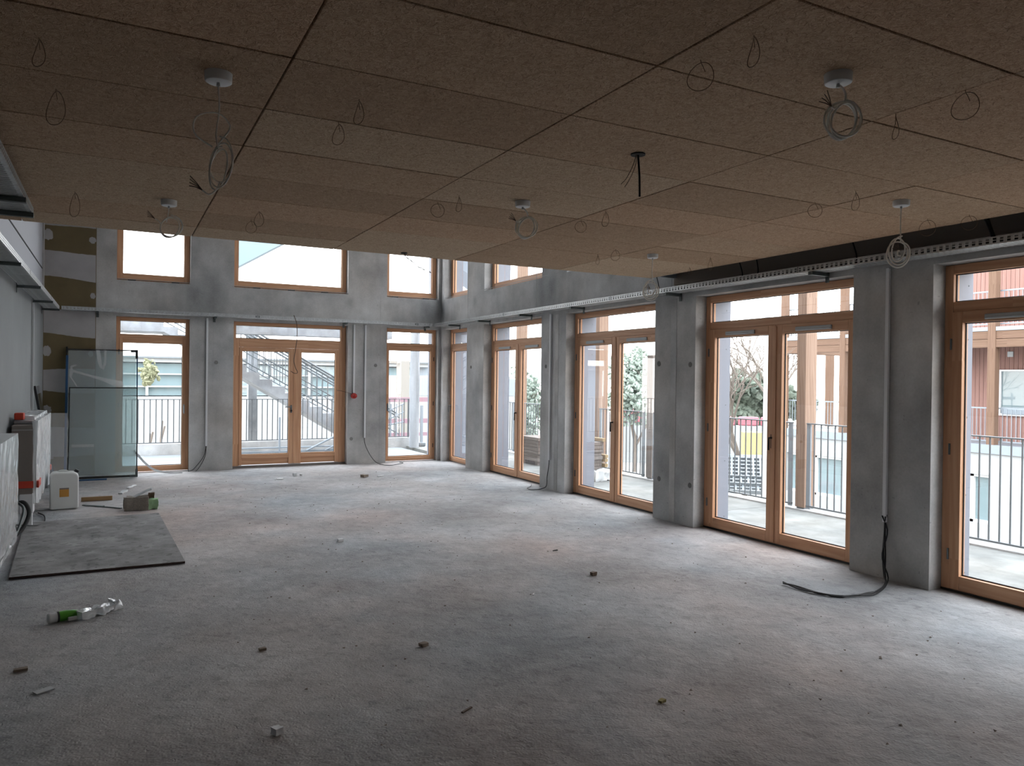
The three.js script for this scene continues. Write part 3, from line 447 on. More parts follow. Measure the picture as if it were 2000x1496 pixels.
// ---------------------------------------------------------------- plastic-wrapped heaters on the left wall
function crumple(w, h, d, seg, amp, s, ys = 1) {                        // closed crumpled box shell, origin at its centre bottom
  const g = new THREE.BoxGeometry(w, h, d, seg, Math.max(4, Math.round(seg * h / w)), Math.max(3, Math.round(seg * d / w))); const p = g.attributes.position;
  for (let i = 0; i < p.count; i++) { const x = p.getX(i), y = p.getY(i), z = p.getZ(i), q = fbm((x + z * 1.3) * 0.9 + 0.4, (y * ys + z * 0.7) * 0.7 + 0.2, 9, 4, s) - 0.5, q2 = Math.abs(fbm((x - z) * 0.6 + 0.1, (y * 0.4 * ys + x) + 0.6, 14, 3, s + 5) - 0.5); const l = Math.hypot(x / w, y / h, z / d) || 1; const k = (q * 1.6 - q2 * 1.4) * amp; p.setXYZ(i, x + x / w / l * k * 1.6, y + y / h / l * k, z + z / d / l * k * 1.6); }
  g.translate(0, h / 2, 0); g.computeVertexNormals(); return g.toNonIndexed();
}
{ // nearer unit, cut by the frame
  const t = thing('wrapped_heater', 'plastic wrapped wall heater closest to the photo edge, only its end showing', 'heater', [XL + 0.145, 0.36, -7.05]);
  part(t, 'casing', box(-0.105, 0.02, -0.93, 0.09, 0.76, 0.93, 0.01), M.whiteGrey);
  const s = crumple(0.2, 0.8, 1.9, 5, 0.008, 61); s.translate(0.012, -0.02, 0); part(t, 'plastic_wrap', s, M.film);
  part(t, 'wrap_tail', (() => { const g = new THREE.PlaneGeometry(1.7, 0.22, 30, 6), p = g.attributes.position; for (let i = 0; i < p.count; i++) { const y = p.getY(i), x = p.getX(i); p.setZ(i, 0.03 * fbm(x * 0.5 + 0.5, y + 0.5, 12, 3, 8) + (0.11 - y) * 0.1); p.setY(i, y + (y < -0.05 ? 0.1 * fbm(x * 0.7 + 0.2, 0.3, 7, 3, 4) : 0)); } g.rotateY(Math.PI / 2); g.translate(0.085, -0.08, 0); g.computeVertexNormals(); return g; })(), M.film);
}
{
  const t = thing('wrapped_heater', 'plastic wrapped wall heater banded with orange tape behind the jerrycan', 'heater', [XL + 0.145, 0.36, -10.55]);
  part(t, 'casing', box(-0.105, 0.0, -0.92, 0.095, 0.75, 0.95, 0.01), M.cardGrey);
  part(t, 'casing_top', [box(-0.11, 0.75, -0.9, 0.07, 0.79, 0.7, 0.012), box(-0.1, 0.7, 0.96, 0.09, 0.705, 0.965)], M.whiteGrey);
  const s = crumple(0.05, 0.9, 1.9, 4, 0.03, 81, 0.25), top = crumple(0.2, 0.07, 1.5, 6, 0.03, 31); s.translate(0.112, -0.1, -0.0); top.translate(0.0, 0.77, -0.12);
  part(t, 'plastic_wrap', [s, top], M.film);
  part(t, 'loose_plastic', (() => { const g = new THREE.PlaneGeometry(0.34, 0.85, 14, 26), p = g.attributes.position; for (let i = 0; i < p.count; i++) { const y = p.getY(i), x = p.getX(i); p.setZ(i, 0.09 * (fbm(x + 0.5, y * 0.6 + 0.5, 8, 4, 18) - 0.5) + (x > 0 ? x * 0.2 : 0)); p.setX(i, x + 0.06 * (fbm(0.4, y + 0.5, 9, 3, 3) - 0.5)); } g.translate(0.17, 0.38, -0.75); g.computeVertexNormals(); return g; })(), M.filmThin);
  for (const g of [box(-0.107, 0.075, 0.952, 0.1, 0.15, 0.957), box(0.13, 0.075, 0.66, 0.15, 0.15, 0.95, 0.002), box(-0.1, 0.8, 0.62, -0.01, 0.875, 0.75, 0.01), box(0.1, 0.06, -0.95, 0.15, 0.13, -0.86, 0.01)]) part(t, 'orange_tape', g, M.orange);
  part(t, 'foot', [box(-0.02, -0.36, 0.86, 0.09, -0.2, 0.94, 0.006), box(-0.03, -0.2, 0.78, 0.1, 0.02, 0.95, 0.01)], M.white);
}
{ const t = thing('heater_pipes', 'grey and black pipe tails bending under the wrapped heater', 'pipe', [XL, 0, 0]);
  part(t, 'pipe', [tube([[0.12, 0.4, -8.75], [0.14, 0.22, -8.8], [0.16, 0.1, -8.9], [0.12, 0.06, -9.1], [0.08, 0.05, -9.4]], 0.016, 30, 8), tube([[0.16, 0.06, -8.1], [0.17, 0.09, -8.6], [0.2, 0.2, -8.9], [0.2, 0.3, -9.1], [0.13, 0.34, -9.25]], 0.013, 30, 8)], M.galvDull);
  part(t, 'hose', [tube([[0.1, 0.3, -9.35], [0.18, 0.33, -9.3], [0.24, 0.24, -9.2], [0.2, 0.1, -9.1], [0.12, 0.02, -9.0]], 0.02, 30, 8)], M.dark);
  part(t, 'cable', tube([[0.1, 0.1, -9.3], [0.3, 0.02, -9.65], [0.3, 0.012, -10.3], [0.22, 0.012, -10.55]], 0.007, 30), M.black); }
single('blue_batten', bar(V(-0.74, 0.12, -12.35), V(-0.57, 0.02, -11.3), 0.05, 0.03), M.blue, 'bright blue strip leaning low between heater and jerrycan', 'strip');
single('floor_cable_loop', tube([[-0.97, 0.3, -8.66], [-0.93, 0.22, -8.66], [-0.925, 0.1, -8.64], [-0.95, 0.03, -8.6], [-0.985, 0.05, -8.6]], 0.006, 24), M.black, 'small black cable loop on the wall foot at the photo edge', 'cable');
single('skirting_pipe', rod(V(-0.96, 0.03, -11.4), V(-0.96, 0.03, -13.4), 0.02, 8), M.galvDull, 'grey conduit lying along the foot of the blue grey wall', 'pipe');

// ---------------------------------------------------------------- glass units leaning in the corner
function leanGlass(label, w, h, x0, zb, zt, frame, extra) {
  const t = thing('glass_unit', label, 'glass pane', [x0, 0.02, zb]); t.rotation.x = -Math.atan2(zb - zt, h);
  part(t, 'glass', [box(0.004, 0.004, -0.028, w - 0.004, h - 0.004, -0.022), box(0.004, 0.004, -0.008, w - 0.004, h - 0.004, -0.002)], M.greenGlass);
  part(t, 'spacer', ringOf(0, 0, w, h, 0.014, 0.016, 0.014, 0.012, -0.03, 0, 0), frame); extra?.(t); return t;
}
leanGlass('tall greenish glazing unit with blue taped edges leaning behind the smaller one', 1.03, 2.09, -0.675, -13.74, -14.13, M.dark, (t) => {
  for (const g of [box(-0.004, 0.0, -0.034, 0.03, 1.98, 0.003), box(1.018, 0.1, -0.036, 1.034, 2.02, 0.003)]) part(t, 'edge_tape', g, M.blueTape);
  part(t, 'dust_film', box(0.03, 0.05, 0.0015, 1.0, 2.06, 0.0025), M.dustFilm);
  part(t, 'corner_guard', [box(0.93, 2.06, -0.036, 1.036, 2.094, 0.005), box(1.0, 1.95, -0.036, 1.036, 2.06, 0.005)], M.black); part(t, 'corner_guard', box(-0.006, 2.03, -0.036, 0.02, 2.12, 0.005), M.black);
  part(t, 'torn_film', (() => { const mk = (pts) => { const e = extrude(shapeOf(pts), 0.001); e.translate(0, 0, 0.004); return e; }; return [mk([[0.42, 2.08], [0.47, 2.08], [0.5, 1.9], [0.52, 1.76], [0.48, 1.78], [0.44, 1.9]]), mk([[0.53, 2.08], [0.57, 2.08], [0.57, 1.86], [0.53, 1.74], [0.515, 1.8], [0.545, 1.9]]), mk([[0.06, 1.8], [0.12, 1.83], [0.16, 1.82], [0.09, 1.78], [0.1, 1.74], [0.35, 1.66], [0.6, 1.6], [0.8, 1.56], [0.84, 1.47], [0.7, 1.47], [0.5, 1.57], [0.3, 1.64], [0.1, 1.7], [0.08, 1.62], [0.2, 1.42], [0.17, 1.42], [0.05, 1.64]])]; })(), M.filmThin);
});
leanGlass('smaller greenish glazing unit with a dark rim in front of the tall one', 0.98, 1.47, -0.625, -13.6, -13.93, M.black, (t) => {
  part(t, 'dust_film', box(0.02, 0.03, 0.0015, 0.96, 1.45, 0.0025), M.dustFilm); part(t, 'sticker', box(0.05, 0.5, 0.004, 0.36, 0.545, 0.005), M.filmThin);
  part(t, 'corner_guard', [box(0.87, -0.004, -0.034, 0.985, 0.03, 0.004), box(0.95, 0.03, -0.034, 0.985, 0.12, 0.004)], M.galvDull);
});
single('blue_bearer', box(-0.62, 0, -13.59, -0.08, 0.012, -13.5), M.blueTape, 'flat blue bearer strip under the leaning glazing units', 'strip');
{ const t = thing('leaning_pane', 'pale pane with a black edge leaning on the blue grey wall behind the heaters', 'glass pane', [-0.72, 0.01, -12.5]); t.rotation.z = Math.atan2(0.25, 1.48);
  part(t, 'glass', box(-0.02, 0, -0.75, -0.002, 1.5, -0.02), M.greenGlass); part(t, 'edge_strip', box(-0.026, -0.002, -0.02, 0.004, 1.505, 0.0), M.black); }

// ---------------------------------------------------------------- jerrycan
{ const t = thing('jerrycan', 'white plastic jerrycan with an amber label standing by the leaning glass', 'jerrycan', [-0.53, 0, -10.86], 0.06);
  const body = new THREE.Shape(); const w = 0.155, h = 0.44, r = 0.045; body.moveTo(-w + 0.03, 0.004); body.lineTo(w - 0.03, 0.004); body.quadraticCurveTo(w, 0.004, w, 0.034); body.lineTo(w, h - 0.06); body.quadraticCurveTo(w, h, w - 0.07, h + 0.012); body.lineTo(-w + 0.06, h + 0.016); body.quadraticCurveTo(-w, h + 0.012, -w, h - 0.05); body.lineTo(-w, 0.034); body.quadraticCurveTo(-w, 0.004, -w + 0.03, 0.004);
  const g = new THREE.ExtrudeGeometry(body, { depth: 0.2, bevelEnabled: true, bevelThickness: 0.02, bevelSize: 0.018, bevelOffset: -0.018, bevelSegments: 3 }); g.translate(0, 0, -0.1); part(t, 'body', g, M.jerry);
  part(t, 'grip', [tube([[-0.07, 0.445, -0.03], [-0.05, 0.462, -0.03], [0.02, 0.462, -0.03], [0.05, 0.445, -0.03]], 0.011, 16, 8)], M.jerry);
  part(t, 'cap', [cyl(0.026, 0.028, 0.034, 0, 0, 0, 18).rotateZ(-0.5).translate(0.135, 0.452, -0.05)], M.black);
  part(t, 'label', [box(-0.05, 0.158, 0.1205, 0.05, 0.25, 0.122)], M.amber); part(t, 'label_band', box(-0.05, 0.2505, 0.1205, 0.05, 0.268, 0.122), M.cardGrey);
}
// ---------------------------------------------------------------- torn pack, cardboard offcuts, board, litter
{ const t = thing('torn_pack', 'torn grey paper pack with green wrapper spilling out on the floor', 'pack', [0.27, 0, -10.42], -0.12);
  const b = crumple(0.27, 0.165, 0.22, 8, 0.03, 7); part(t, 'body', b, M.sack);
  part(t, 'flap', (() => { const g = new THREE.BoxGeometry(0.26, 0.006, 0.2, 10, 1, 6), p = g.attributes.position; for (let i = 0; i < p.count; i++) p.setY(i, p.getY(i) + 0.03 * Math.sin(p.getX(i) * 9) + 0.015 * Math.cos(p.getZ(i) * 14)); g.rotateZ(0.22); g.translate(0.05, 0.19, -0.03); g.computeVertexNormals(); return g; })(), M.whiteGrey);
  const gw = crumple(0.11, 0.12, 0.14, 6, 0.05, 19); gw.translate(0.18, 0.0, -0.02); part(t, 'green_wrapper', gw, M.greenPaper);
  const dk = crumple(0.07, 0.07, 0.07, 5, 0.03, 29); dk.translate(0.16, 0.13, -0.04); part(t, 'dark_lining', dk, M.brown);
  const en = crumple(0.012, 0.12, 0.15, 3, 0.01, 9); en.translate(-0.138, 0.02, 0); part(t, 'open_end', en, M.dark); }
single('cardboard_offcut', box(-0.36, 0, -11.35, 0.0, 0.055, -11.32, 0.004), M.kraft, 'brown cardboard strip standing beside the white jerrycan', 'offcut');
single('metal_offcut', [bar(V(-0.33, 0.006, -11.0), V(0.1, 0.006, -10.55), 0.03, 0.01), bar(V(-0.3, 0.006, -10.95), V(-0.1, 0.006, -10.8), 0.05, 0.008)], M.galvDull, 'thin grey metal strip on the floor in front of the cardboard strip', 'offcut');
{ const t = thing('floor_board', 'large dusty sheet of board lying flat on the floor', 'board', [0, 0, 0]);
  const pts = [[-0.735, -7.272], [0.575, -7.255], [0.492, -9.93], [-0.853, -9.85]]; const s = shapeOf(pts.map(([x, z]) => [x, -z])); const g = new THREE.ExtrudeGeometry(s, { depth: 0.018, bevelEnabled: false }); g.rotateX(-Math.PI / 2); g.translate(0, 0.004, 0); const m = part(t, 'board', g, [M.board, M.boardEdge]); m.geometry = g; }
{ const t = thing('squeezed_bottle', 'green and white squeezed bottle lying in torn clear plastic', 'bottle', [-0.25, 0.035, -5.93], 0.28);
  const L = (pts, mat, name) => { const g = new THREE.LatheGeometry(pts.map((p) => new THREE.Vector2(...p)), 18); g.rotateZ(-Math.PI / 2); part(t, name, g, mat); };
  L([[0.001, -0.135], [0.028, -0.133], [0.033, -0.12], [0.032, -0.09], [0.034, -0.075]], M.white, 'base');
  L([[0.034, -0.07], [0.035, -0.02], [0.03, 0.02], [0.02, 0.06], [0.016, 0.075], [0.019, 0.08], [0.016, 0.098], [0.001, 0.1]], M.green, 'body');
  part(t, 'neck_band', cyl(0.035, 0.035, 0.012, 0, 0, 0, 18).rotateZ(Math.PI / 2).translate(-0.072, 0, 0), M.dark);
  const bag = crumple(0.26, 0.05, 0.08, 12, 0.04, 37); bag.rotateY(0.3); bag.translate(0.17, -0.032, 0.0); part(t, 'plastic_bag', bag, M.film);
  const tail = crumple(0.07, 0.06, 0.06, 6, 0.06, 38); tail.translate(0.31, -0.03, -0.06); part(t, 'bag_tail', tail, M.film);
  const tag = box(-0.02, -0.03, 0.03, 0.035, -0.005, 0.05, 0.004); part(t, 'torn_label', tag, M.white); }
const crumb = (name, label, cat, x, z, sx, sy, sz, mat, rot = 0) => { const g = crumple(sx, sy, sz, 4, Math.min(sx, sy, sz) * 0.5, (x * 91 + z * 37) & 63); g.translate(0, 0.001, 0); return single(name, g, mat, label, cat, undefined, [x, 0, z], rot); };
crumb('paper_scrap', 'crumpled white paper scrap on the nearest floor', 'scrap', 0.692, -3.62, 0.05, 0.035, 0.05, M.white, 0.4);
crumb('paper_scrap', 'small white twist of plastic on the middle of the floor', 'scrap', 2.052, -7.567, 0.06, 0.03, 0.04, M.white, 0.2);
crumb('stone', 'little brown stone alone in front of the second glazed door', 'stone', 3.645, -5.369, 0.045, 0.03, 0.04, M.brown, 0.2);
crumb('plastic_chip', 'thin white chip near the little brown stone', 'chip', 2.898, -5.082, 0.012, 0.008, 0.05, M.white, -0.6);
crumb('dirt_clod', 'dark dirt clod in the centre of the floor', 'clod', 1.726, -4.406, 0.05, 0.02, 0.04, M.mortar, 0.3);
crumb('dirt_clod', 'flat dark clod closest to the left photo edge', 'clod', -0.45, -5.03, 0.07, 0.014, 0.04, M.mortar, 0.1);
crumb('paper_scrap', 'flat pale paper scrap below the green bottle', 'scrap', -0.313, -4.653, 0.09, 0.006, 0.05, M.whiteGrey, 0.5);
crumb('dirt_clod', 'dark flattened clod left of the centre floor', 'clod', 0.817, -4.769, 0.04, 0.014, 0.03, M.mortar, 0.1);
crumb('wood_splinter', 'short dark wood splinter on the near floor', 'splinter', 1.591, -3.453, 0.08, 0.008, 0.012, M.brown, 0.5);
crumb('mortar_lump', 'yellowish mortar lump on the near right floor', 'lump', 2.54, -3.093, 0.04, 0.015, 0.03, std({ color: hex(0x9a8f5f), roughness: 0.9 }), 0.3);
crumb('wood_splinter', 'tiny dark splinter in front of the corner doors', 'splinter', 3.827, -6.297, 0.06, 0.01, 0.015, M.dark, 0.1);
crumb('plaster_offcut', 'white plaster strip with a dark end behind the torn pack', 'offcut', 0.13, -11.95, 0.06, 0.02, 0.28, M.whiteGrey, -0.25);
crumb('plaster_offcut', 'thinner white plaster strip further behind the torn pack', 'offcut', 0.25, -12.5, 0.04, 0.015, 0.3, M.white, -0.35);
crumb('plaster_offcut', 'flat white plaster chip in front of the entrance door', 'offcut', 2.4, -12.55, 0.11, 0.012, 0.07, M.white, 0.1);
crumb('plaster_offcut', 'upright little plaster block in front of the entrance door', 'offcut', 2.689, -12.835, 0.06, 0.05, 0.04, M.whiteGrey, 0.5);
crumb('plaster_offcut', 'smallest white plaster chip in front of the entrance door', 'offcut', 2.81, -12.87, 0.05, 0.03, 0.04, M.white, 1);
crumb('mortar_lump', 'brown mortar lump by the looping black cable', 'lump', 3.721, -12.27, 0.11, 0.045, 0.08, M.mortar, 0.5);
crumb('plaster_offcut', 'long white plaster sliver by the looping black cable', 'offcut', 4.01, -12.29, 0.15, 0.012, 0.03, M.white, 0.5);
{ const gs = []; for (let k = 0; k < 420; k++) { const near = rnd(), z = -1.6 - 11.5 * near, x = rr(0.65, 5.7), s = rr(0.003, 0.011); const g = new THREE.TetrahedronGeometry(s, 0); g.scale(1, 0.6, 1.3); g.rotateY(rnd() * 6); g.translate(x, s * 0.25, z); gs.push(g); } const m = struct('floor_grit', gs, M.mortar); m.userData = { kind: 'stuff', label: 'loose grit and crumbs scattered over the floor', category: 'grit' }; }

// ---------------------------------------------------------------- outside, right: gallery, railings, posts
struct('gallery_floor', [box(6.36, -0.28, -18.0, 8.14, -0.004, -10.7), box(6.36, -0.28, -10.69, 8.14, -0.004, -7.36), box(6.36, -0.28, -7.35, 8.14, -0.004, 3.2)], M.concreteDeck);
struct('gallery_kerb', box(7.95, -0.004, -17.6, 8.14, 0.012, 3.2), M.concretePale);
function railing(label, z0, z1) {                               // panel along z at x = 8
  const t = thing('railing', label, 'railing', [8.0, 0, z0], 0, 'grey steel railing panels of the gallery'), L = z1 - z0;
  part(t, 'top_rail', box(-0.022, 1.13, 0, 0.022, 1.145, L, 0.003), M.steelGrey); part(t, 'bottom_rail', box(-0.018, 0.055, 0, 0.018, 0.075, L, 0.003), M.steelGrey);
  part(t, 'end_plate', box(-0.012, 0.03, 0, 0.012, 1.13, 0.06, 0.002), M.steelPale); part(t, 'end_plate', box(-0.012, 0.03, L - 0.06, 0.012, 1.13, L, 0.002), M.steelPale);
  const b = cyl(0.009, 0.009, 1.06, 0, 0, 0, 7), n = Math.floor((L - 0.12) / 0.105);
  for (let k = 0; k <= n; k++) { const m = part(t, 'baluster', b, M.steelGrey); m.position.set(0, 0.6, 0.06 + (L - 0.12) * (k + 0.5) / (n + 1)); }
}
railing('railing panel behind the nearest glazed door', -6.88, -1.2);
railing('railing panel behind the second glazed door from the front, with the leafless tree', -10.05, -7.12);
railing('railing panel in front of the green tree, beside the grey post', -11.62, -10.28);
railing('railing panel behind the stacked boards seen through the third and fourth doors', -14.76, -11.86);
railing('far end railing panel of the gallery', -17.55, -15.0);
{
  const post = (label, z, mat, w = 0.21, h = 5.2) => { const t = thing('timber_post', label, 'post', [8.105, 0, z]); part(t, 'post', wbox(-w / 2, 0.03, -0.075, w / 2, h, 0.075, 0.01), mat); part(t, 'shoe', box(-w / 2 + 0.02, -0.004, -0.06, w / 2 - 0.02, 0.03, 0.06), M.steelGrey); return t; };
  post('square timber post between the two railing panels of the second glazed door', -6.995, M.glulam);
  post('weathered grey timber post beside the green tree', -10.165, M.glulamGrey, 0.21, 2.1);
  post('tan timber post behind the stacked yellow planks', -11.745, M.glulam);
  post('tan timber post seen through the fourth glazed door', -14.885, M.glulam);
}
{ const t = thing('board_stack', 'dark stack of boards with yellow planks and crumpled sheeting on the gallery', 'stack', [7.28, 0, -11.25]);
  for (let k = 0; k < 9; k++) part(t, 'board', wbox(-0.2 + rr(-0.02, 0.02), 0.08 + k * 0.06, -0.65, 0.1 + rr(-0.01, 0.01), 0.136 + k * 0.06, 0.62 + rr(-0.04, 0.04), 0.003), M.glulamGrey);
  part(t, 'skid', box(-0.18, 0, -0.5, 0.08, 0.08, -0.4), M.brown); part(t, 'skid', box(-0.18, 0, 0.4, 0.08, 0.08, 0.5), M.brown);
  for (const [x, y] of [[0.115, 0.28], [0.118, 0.345], [0.115, 0.19], [0.06, 0.625]]) part(t, 'yellow_plank', wbox(x, y, 0.1, x + 0.06, y + 0.055, 0.68, 0.003), std({ color: hex(0x9a8460), roughness: 0.8 }));
  const s = crumple(0.36, 0.15, 0.24, 10, 0.09, 44); s.translate(-0.06, 0, 0.82); part(t, 'sheeting', s, M.whiteGrey); }
{ const t = thing('board_stack', 'plain grey stack of boards behind the fourth glazed door from the front', 'stack', [7.55, 0, -12.95]);
  for (let k = 0; k < 7; k++) part(t, 'board', wbox(-0.3 + rr(-0.02, 0.02), 0.08 + k * 0.066, -0.34, 0.3 + rr(-0.02, 0.02), 0.142 + k * 0.066, 0.34 + rr(-0.03, 0.03), 0.003), M.glulamGrey);
  part(t, 'skid', box(-0.28, 0, -0.3, 0.28, 0.08, -0.2), M.glulamGrey); part(t, 'skid', box(-0.28, 0, 0.2, 0.28, 0.08, 0.3), M.glulamGrey); }

// ---------------------------------------------------------------- outside, back: deck, railing, stairs, columns
{ const t = struct('back_deck'); for (const [z0, z1] of [[-15.5, -14.72], [-16.36, -15.54], [-17.0, -16.4], [-17.5, -17.04]]) part(t, 'deck_panel', box(-3.5, -0.12, z0, 6.19, -0.03, z1, 0.01), M.deck); part(t, 'upstand', box(-3.5, -0.4, -17.75, 6.5, 0.2, -17.52), M.concretePale); }
struct('corner_slab', box(6.2, -0.28, -18.6, 9.2, -0.004, -18.01), M.concreteDeck);
function backRail(label, x0, x1) {
  const t = thing('railing', label, 'railing', [x0, 0, -17.62], 0, 'grey steel railing panels of the back landing'), L = x1 - x0;
  part(t, 'top_rail', box(0, 1.135, -0.02, L, 1.15, 0.02, 0.003), M.steelDark); part(t, 'bottom_rail', box(0, 0.21, -0.015, L, 0.23, 0.015, 0.003), M.steelDark); part(t, 'end_post', [box(0, 0.2, -0.02, 0.03, 1.14, 0.02), box(L - 0.03, 0.2, -0.02, L, 1.14, 0.02)], M.steelDark);
  const b = cyl(0.011, 0.011, 0.92, 0, 0, 0, 7), n = Math.floor(L / 0.112); for (let k = 1; k < n; k++) { const m = part(t, 'baluster', b, M.steelDark); m.position.set(L * k / n, 0.68, 0); }
}
backRail('railing panel behind the tall window beside the leaning glass', -2.5, 1.6); backRail('railing panel below the stairs behind the entrance door', 1.62, 5.1); backRail('short railing panel behind the corner window', 5.7, 6.45);
{ const t = thing('stair_flight', 'pale concrete outdoor stair flight descending behind the entrance door', 'stairs', [0, 0, -18.4]);
  const pts = [], x0 = 0.7, y0 = 2.9, run = 0.293, rise = 0.164; pts.push([-2.6, 2.62], [-2.6, y0]); let x = 0.98, y = y0; pts.push([x, y]); for (let k = 0; k < 24; k++) { y -= rise; pts.push([x, y]); x += run; pts.push([x, y]); } const sl = (1.631 - 0.362) / (2.65 - 4.782); const yb = 1.631 + sl * (x - 2.65); pts.push([x, yb]); const xa = 2.65 + (2.62 - 1.631) / sl; pts.push([xa, 2.62]);
  const g = extrude(shapeOf(pts), 1.15); g.translate(0, 0, -1.15); part(t, 'flight', g, M.concreteGrey);
  const a = (q) => [q, 1.819 - (q - 2.736) * 0.56]; // line of nosings
  for (const z of [-0.06, -1.1]) { part(t, 'handrail', [1.0, 0.93].map((h) => rod(V(0.9, a(0.9)[1] + h, z), V(6.5, a(6.5)[1] + h, z), 0.024, 8)), M.steelGrey); part(t, 'lower_rail', [0.16, 0.5].map((h) => rod(V(0.9, a(0.9)[1] + h, z), V(6.5, a(6.5)[1] + h, z), 0.016, 6)), M.steelGrey);
    for (let q = 1.0; q < 6.5; q += 0.135) part(t, 'baluster', rod(V(q, a(q)[1] + 0.14, z), V(q, a(q)[1] + 0.93, z), 0.011, 6), M.steelGrey); }
}
{ const t = thing('stair_flight', 'upper outdoor stair flight rising across the wide upper window', 'stairs', [0, 0, -19.7]);
  const pts = [[-2.6, 2.62], [1.0, 2.62]]; const L = [[1.0, 3.22], [3.667, 4.953], [7.2, 7.24]]; const g = extrude(shapeOf([[1.9, 3.86], [4.3, 5.365], [6.2, 5.365], [6.2, 5.6], [4.2, 6.6], [1.9, 5.2]]), 1.1); g.translate(0, 0, -1.1); part(t, 'flight', g, std({ color: hex(0x7d8f98), roughness: 0.85 }));
  part(t, 'support', box(5.9, -3.3, -0.9, 6.15, 5.37, -0.6), M.concreteGrey); part(t, 'handrail', rod(V(1.95, 5.27, -0.05), V(4.2, 6.65, -0.05), 0.02, 8), M.steelGrey); }
{ const t = thing('scaffold_brace', 'pale low pipe rail with slanting braces lying on the landing behind the entrance door', 'pipe rail', [0, 0, -17.3]);
  for (const y of [-0.012, 0.073]) part(t, 'rail', rod(V(1.95, y, 0), V(5.2, y, 0), 0.016, 8), M.steelPale);
  part(t, 'upright', rod(V(3.29, -0.03, 0), V(3.29, 0.75, 0), 0.022, 8), M.steelPale); for (const x of [2.0, 4.7]) part(t, 'upright', rod(V(x, -0.03, 0), V(x, 0.08, 0), 0.018, 8), M.steelPale);
  part(t, 'brace', rod(V(3.88, -0.01, 0.03), V(4.9, 0.48, 0.03), 0.022, 8), M.steelPale); part(t, 'brace', rod(V(4.3, -0.02, 0.03), V(4.85, 0.24, 0.03), 0.02, 8), M.steelPale); }
single('landing_beam', box(1.55, 2.6, -18.05, 6.0, 2.83, -17.62), M.concreteGrey, 'pale concrete beam crossing behind the door transom', 'beam');
single('concrete_column', box(2.985, -3.3, -20.0, 3.195, 2.9, -19.75, 0.01), M.concreteGrey, 'square concrete column behind the stair flight', 'column');
single('concrete_column', cyl(0.115, 0.115, 3.0, 6.38, 1.5, -17.05, 28), M.concreteGrey, 'round concrete column standing behind the corner window', 'column');
{ const t = thing('downpipe_post', 'thin pale post on a dark block foot beside the round column', 'post', [6.66, 0, -17.3]); part(t, 'post', box(-0.03, 0.1, -0.03, 0.03, 1.0, 0.03), M.steelPale); part(t, 'foot', box(-0.09, -0.004, -0.09, 0.09, 0.1, 0.09, 0.03), M.steelGrey); }
{ const t = thing('stair_gate', 'galvanised sloping handrail frame behind the corner window', 'railing', [0, 0, -18.25]); for (const [y0, y1] of [[0.767, 1.01], [0.55, 0.8], [0.446, 0.542]]) part(t, 'rail', rod(V(6.0, y0, 0), V(6.55, y1, 0), 0.018, 8), M.steelPale); for (const x of [6.05, 6.2, 6.35, 6.5]) part(t, 'upright', rod(V(x, -0.05, 0), V(x, 1.0, 0), 0.018, 8), M.steelPale);  }
{ const t = thing('guard_boards', 'three dark pinkish guard boards outside beyond the corner window', 'barrier', [0, 0, -22]); for (const [y0, y1] of [[0.919, 1.06], [0.265, 0.405], [-0.13, -0.02]]) part(t, 'guard_board', box(6.6, y0, 0, 10.2, y1, 0.04), M.lilac); part(t, 'upright', [6.7, 8.1, 9.6].map((x) => box(x, -3.3, -0.08, x + 0.06, 1.25, -0.02)), M.steelPale); }

// ---------------------------------------------------------------- ground and neighbours
struct('ground', box(-60, -3.6, -95, 110, -3.3, 40), M.ground);
{ // building behind the back windows
  const t = thing('workshop_building', 'pale building with large grid windows beyond the back railing', 'building', [0, -3.3, -40]);
  part(t, 'wall', [box(-16, 0, -6, 16, 3.9, 0), box(-16, 5.55, -6, 16, 5.8, 0.05)], M.render); part(t, 'wall', box(-16, 3.9, -6, 16, 5.6, -0.6), M.steelPale);
  for (let k = 0; k < 15; k++) { const x = -14 + k * 1.92; const w = part(t, 'window', [box(x, 3.95, -0.5, x + 0.12, 5.5, 0.02), box(x, 4.35, -0.5, x + 1.92, 4.42, 0.0), box(x, 4.95, -0.5, x + 1.92, 5.02, 0.0)], M.render); part(w, 'pane', box(x + 0.12, 3.95, -0.3, x + 1.92, 5.5, -0.25), M.glassDark); }
  part(t, 'roof_line', box(-16.3, 5.75, -6, 16.2, 5.83, 0.2), M.steelGrey);
}
{ const t = thing('corner_house', 'pale block with a beige pilaster beyond the corner window', 'building', [0, -3.3, -30]);
  part(t, 'wall', box(10.95, 0, -5, 16, 5.05, 0), M.render); part(t, 'pilaster', box(10.55, 0, -0.4, 10.95, 5.65, 0.1), M.cream); part(t, 'plinth', box(10.95, 4.2, 0, 16, 4.95, 0.02), M.steelPale); part(t, 'cornice', box(8.3, 5.55, -0.3, 10.9, 5.65, 0.05), M.cream); }
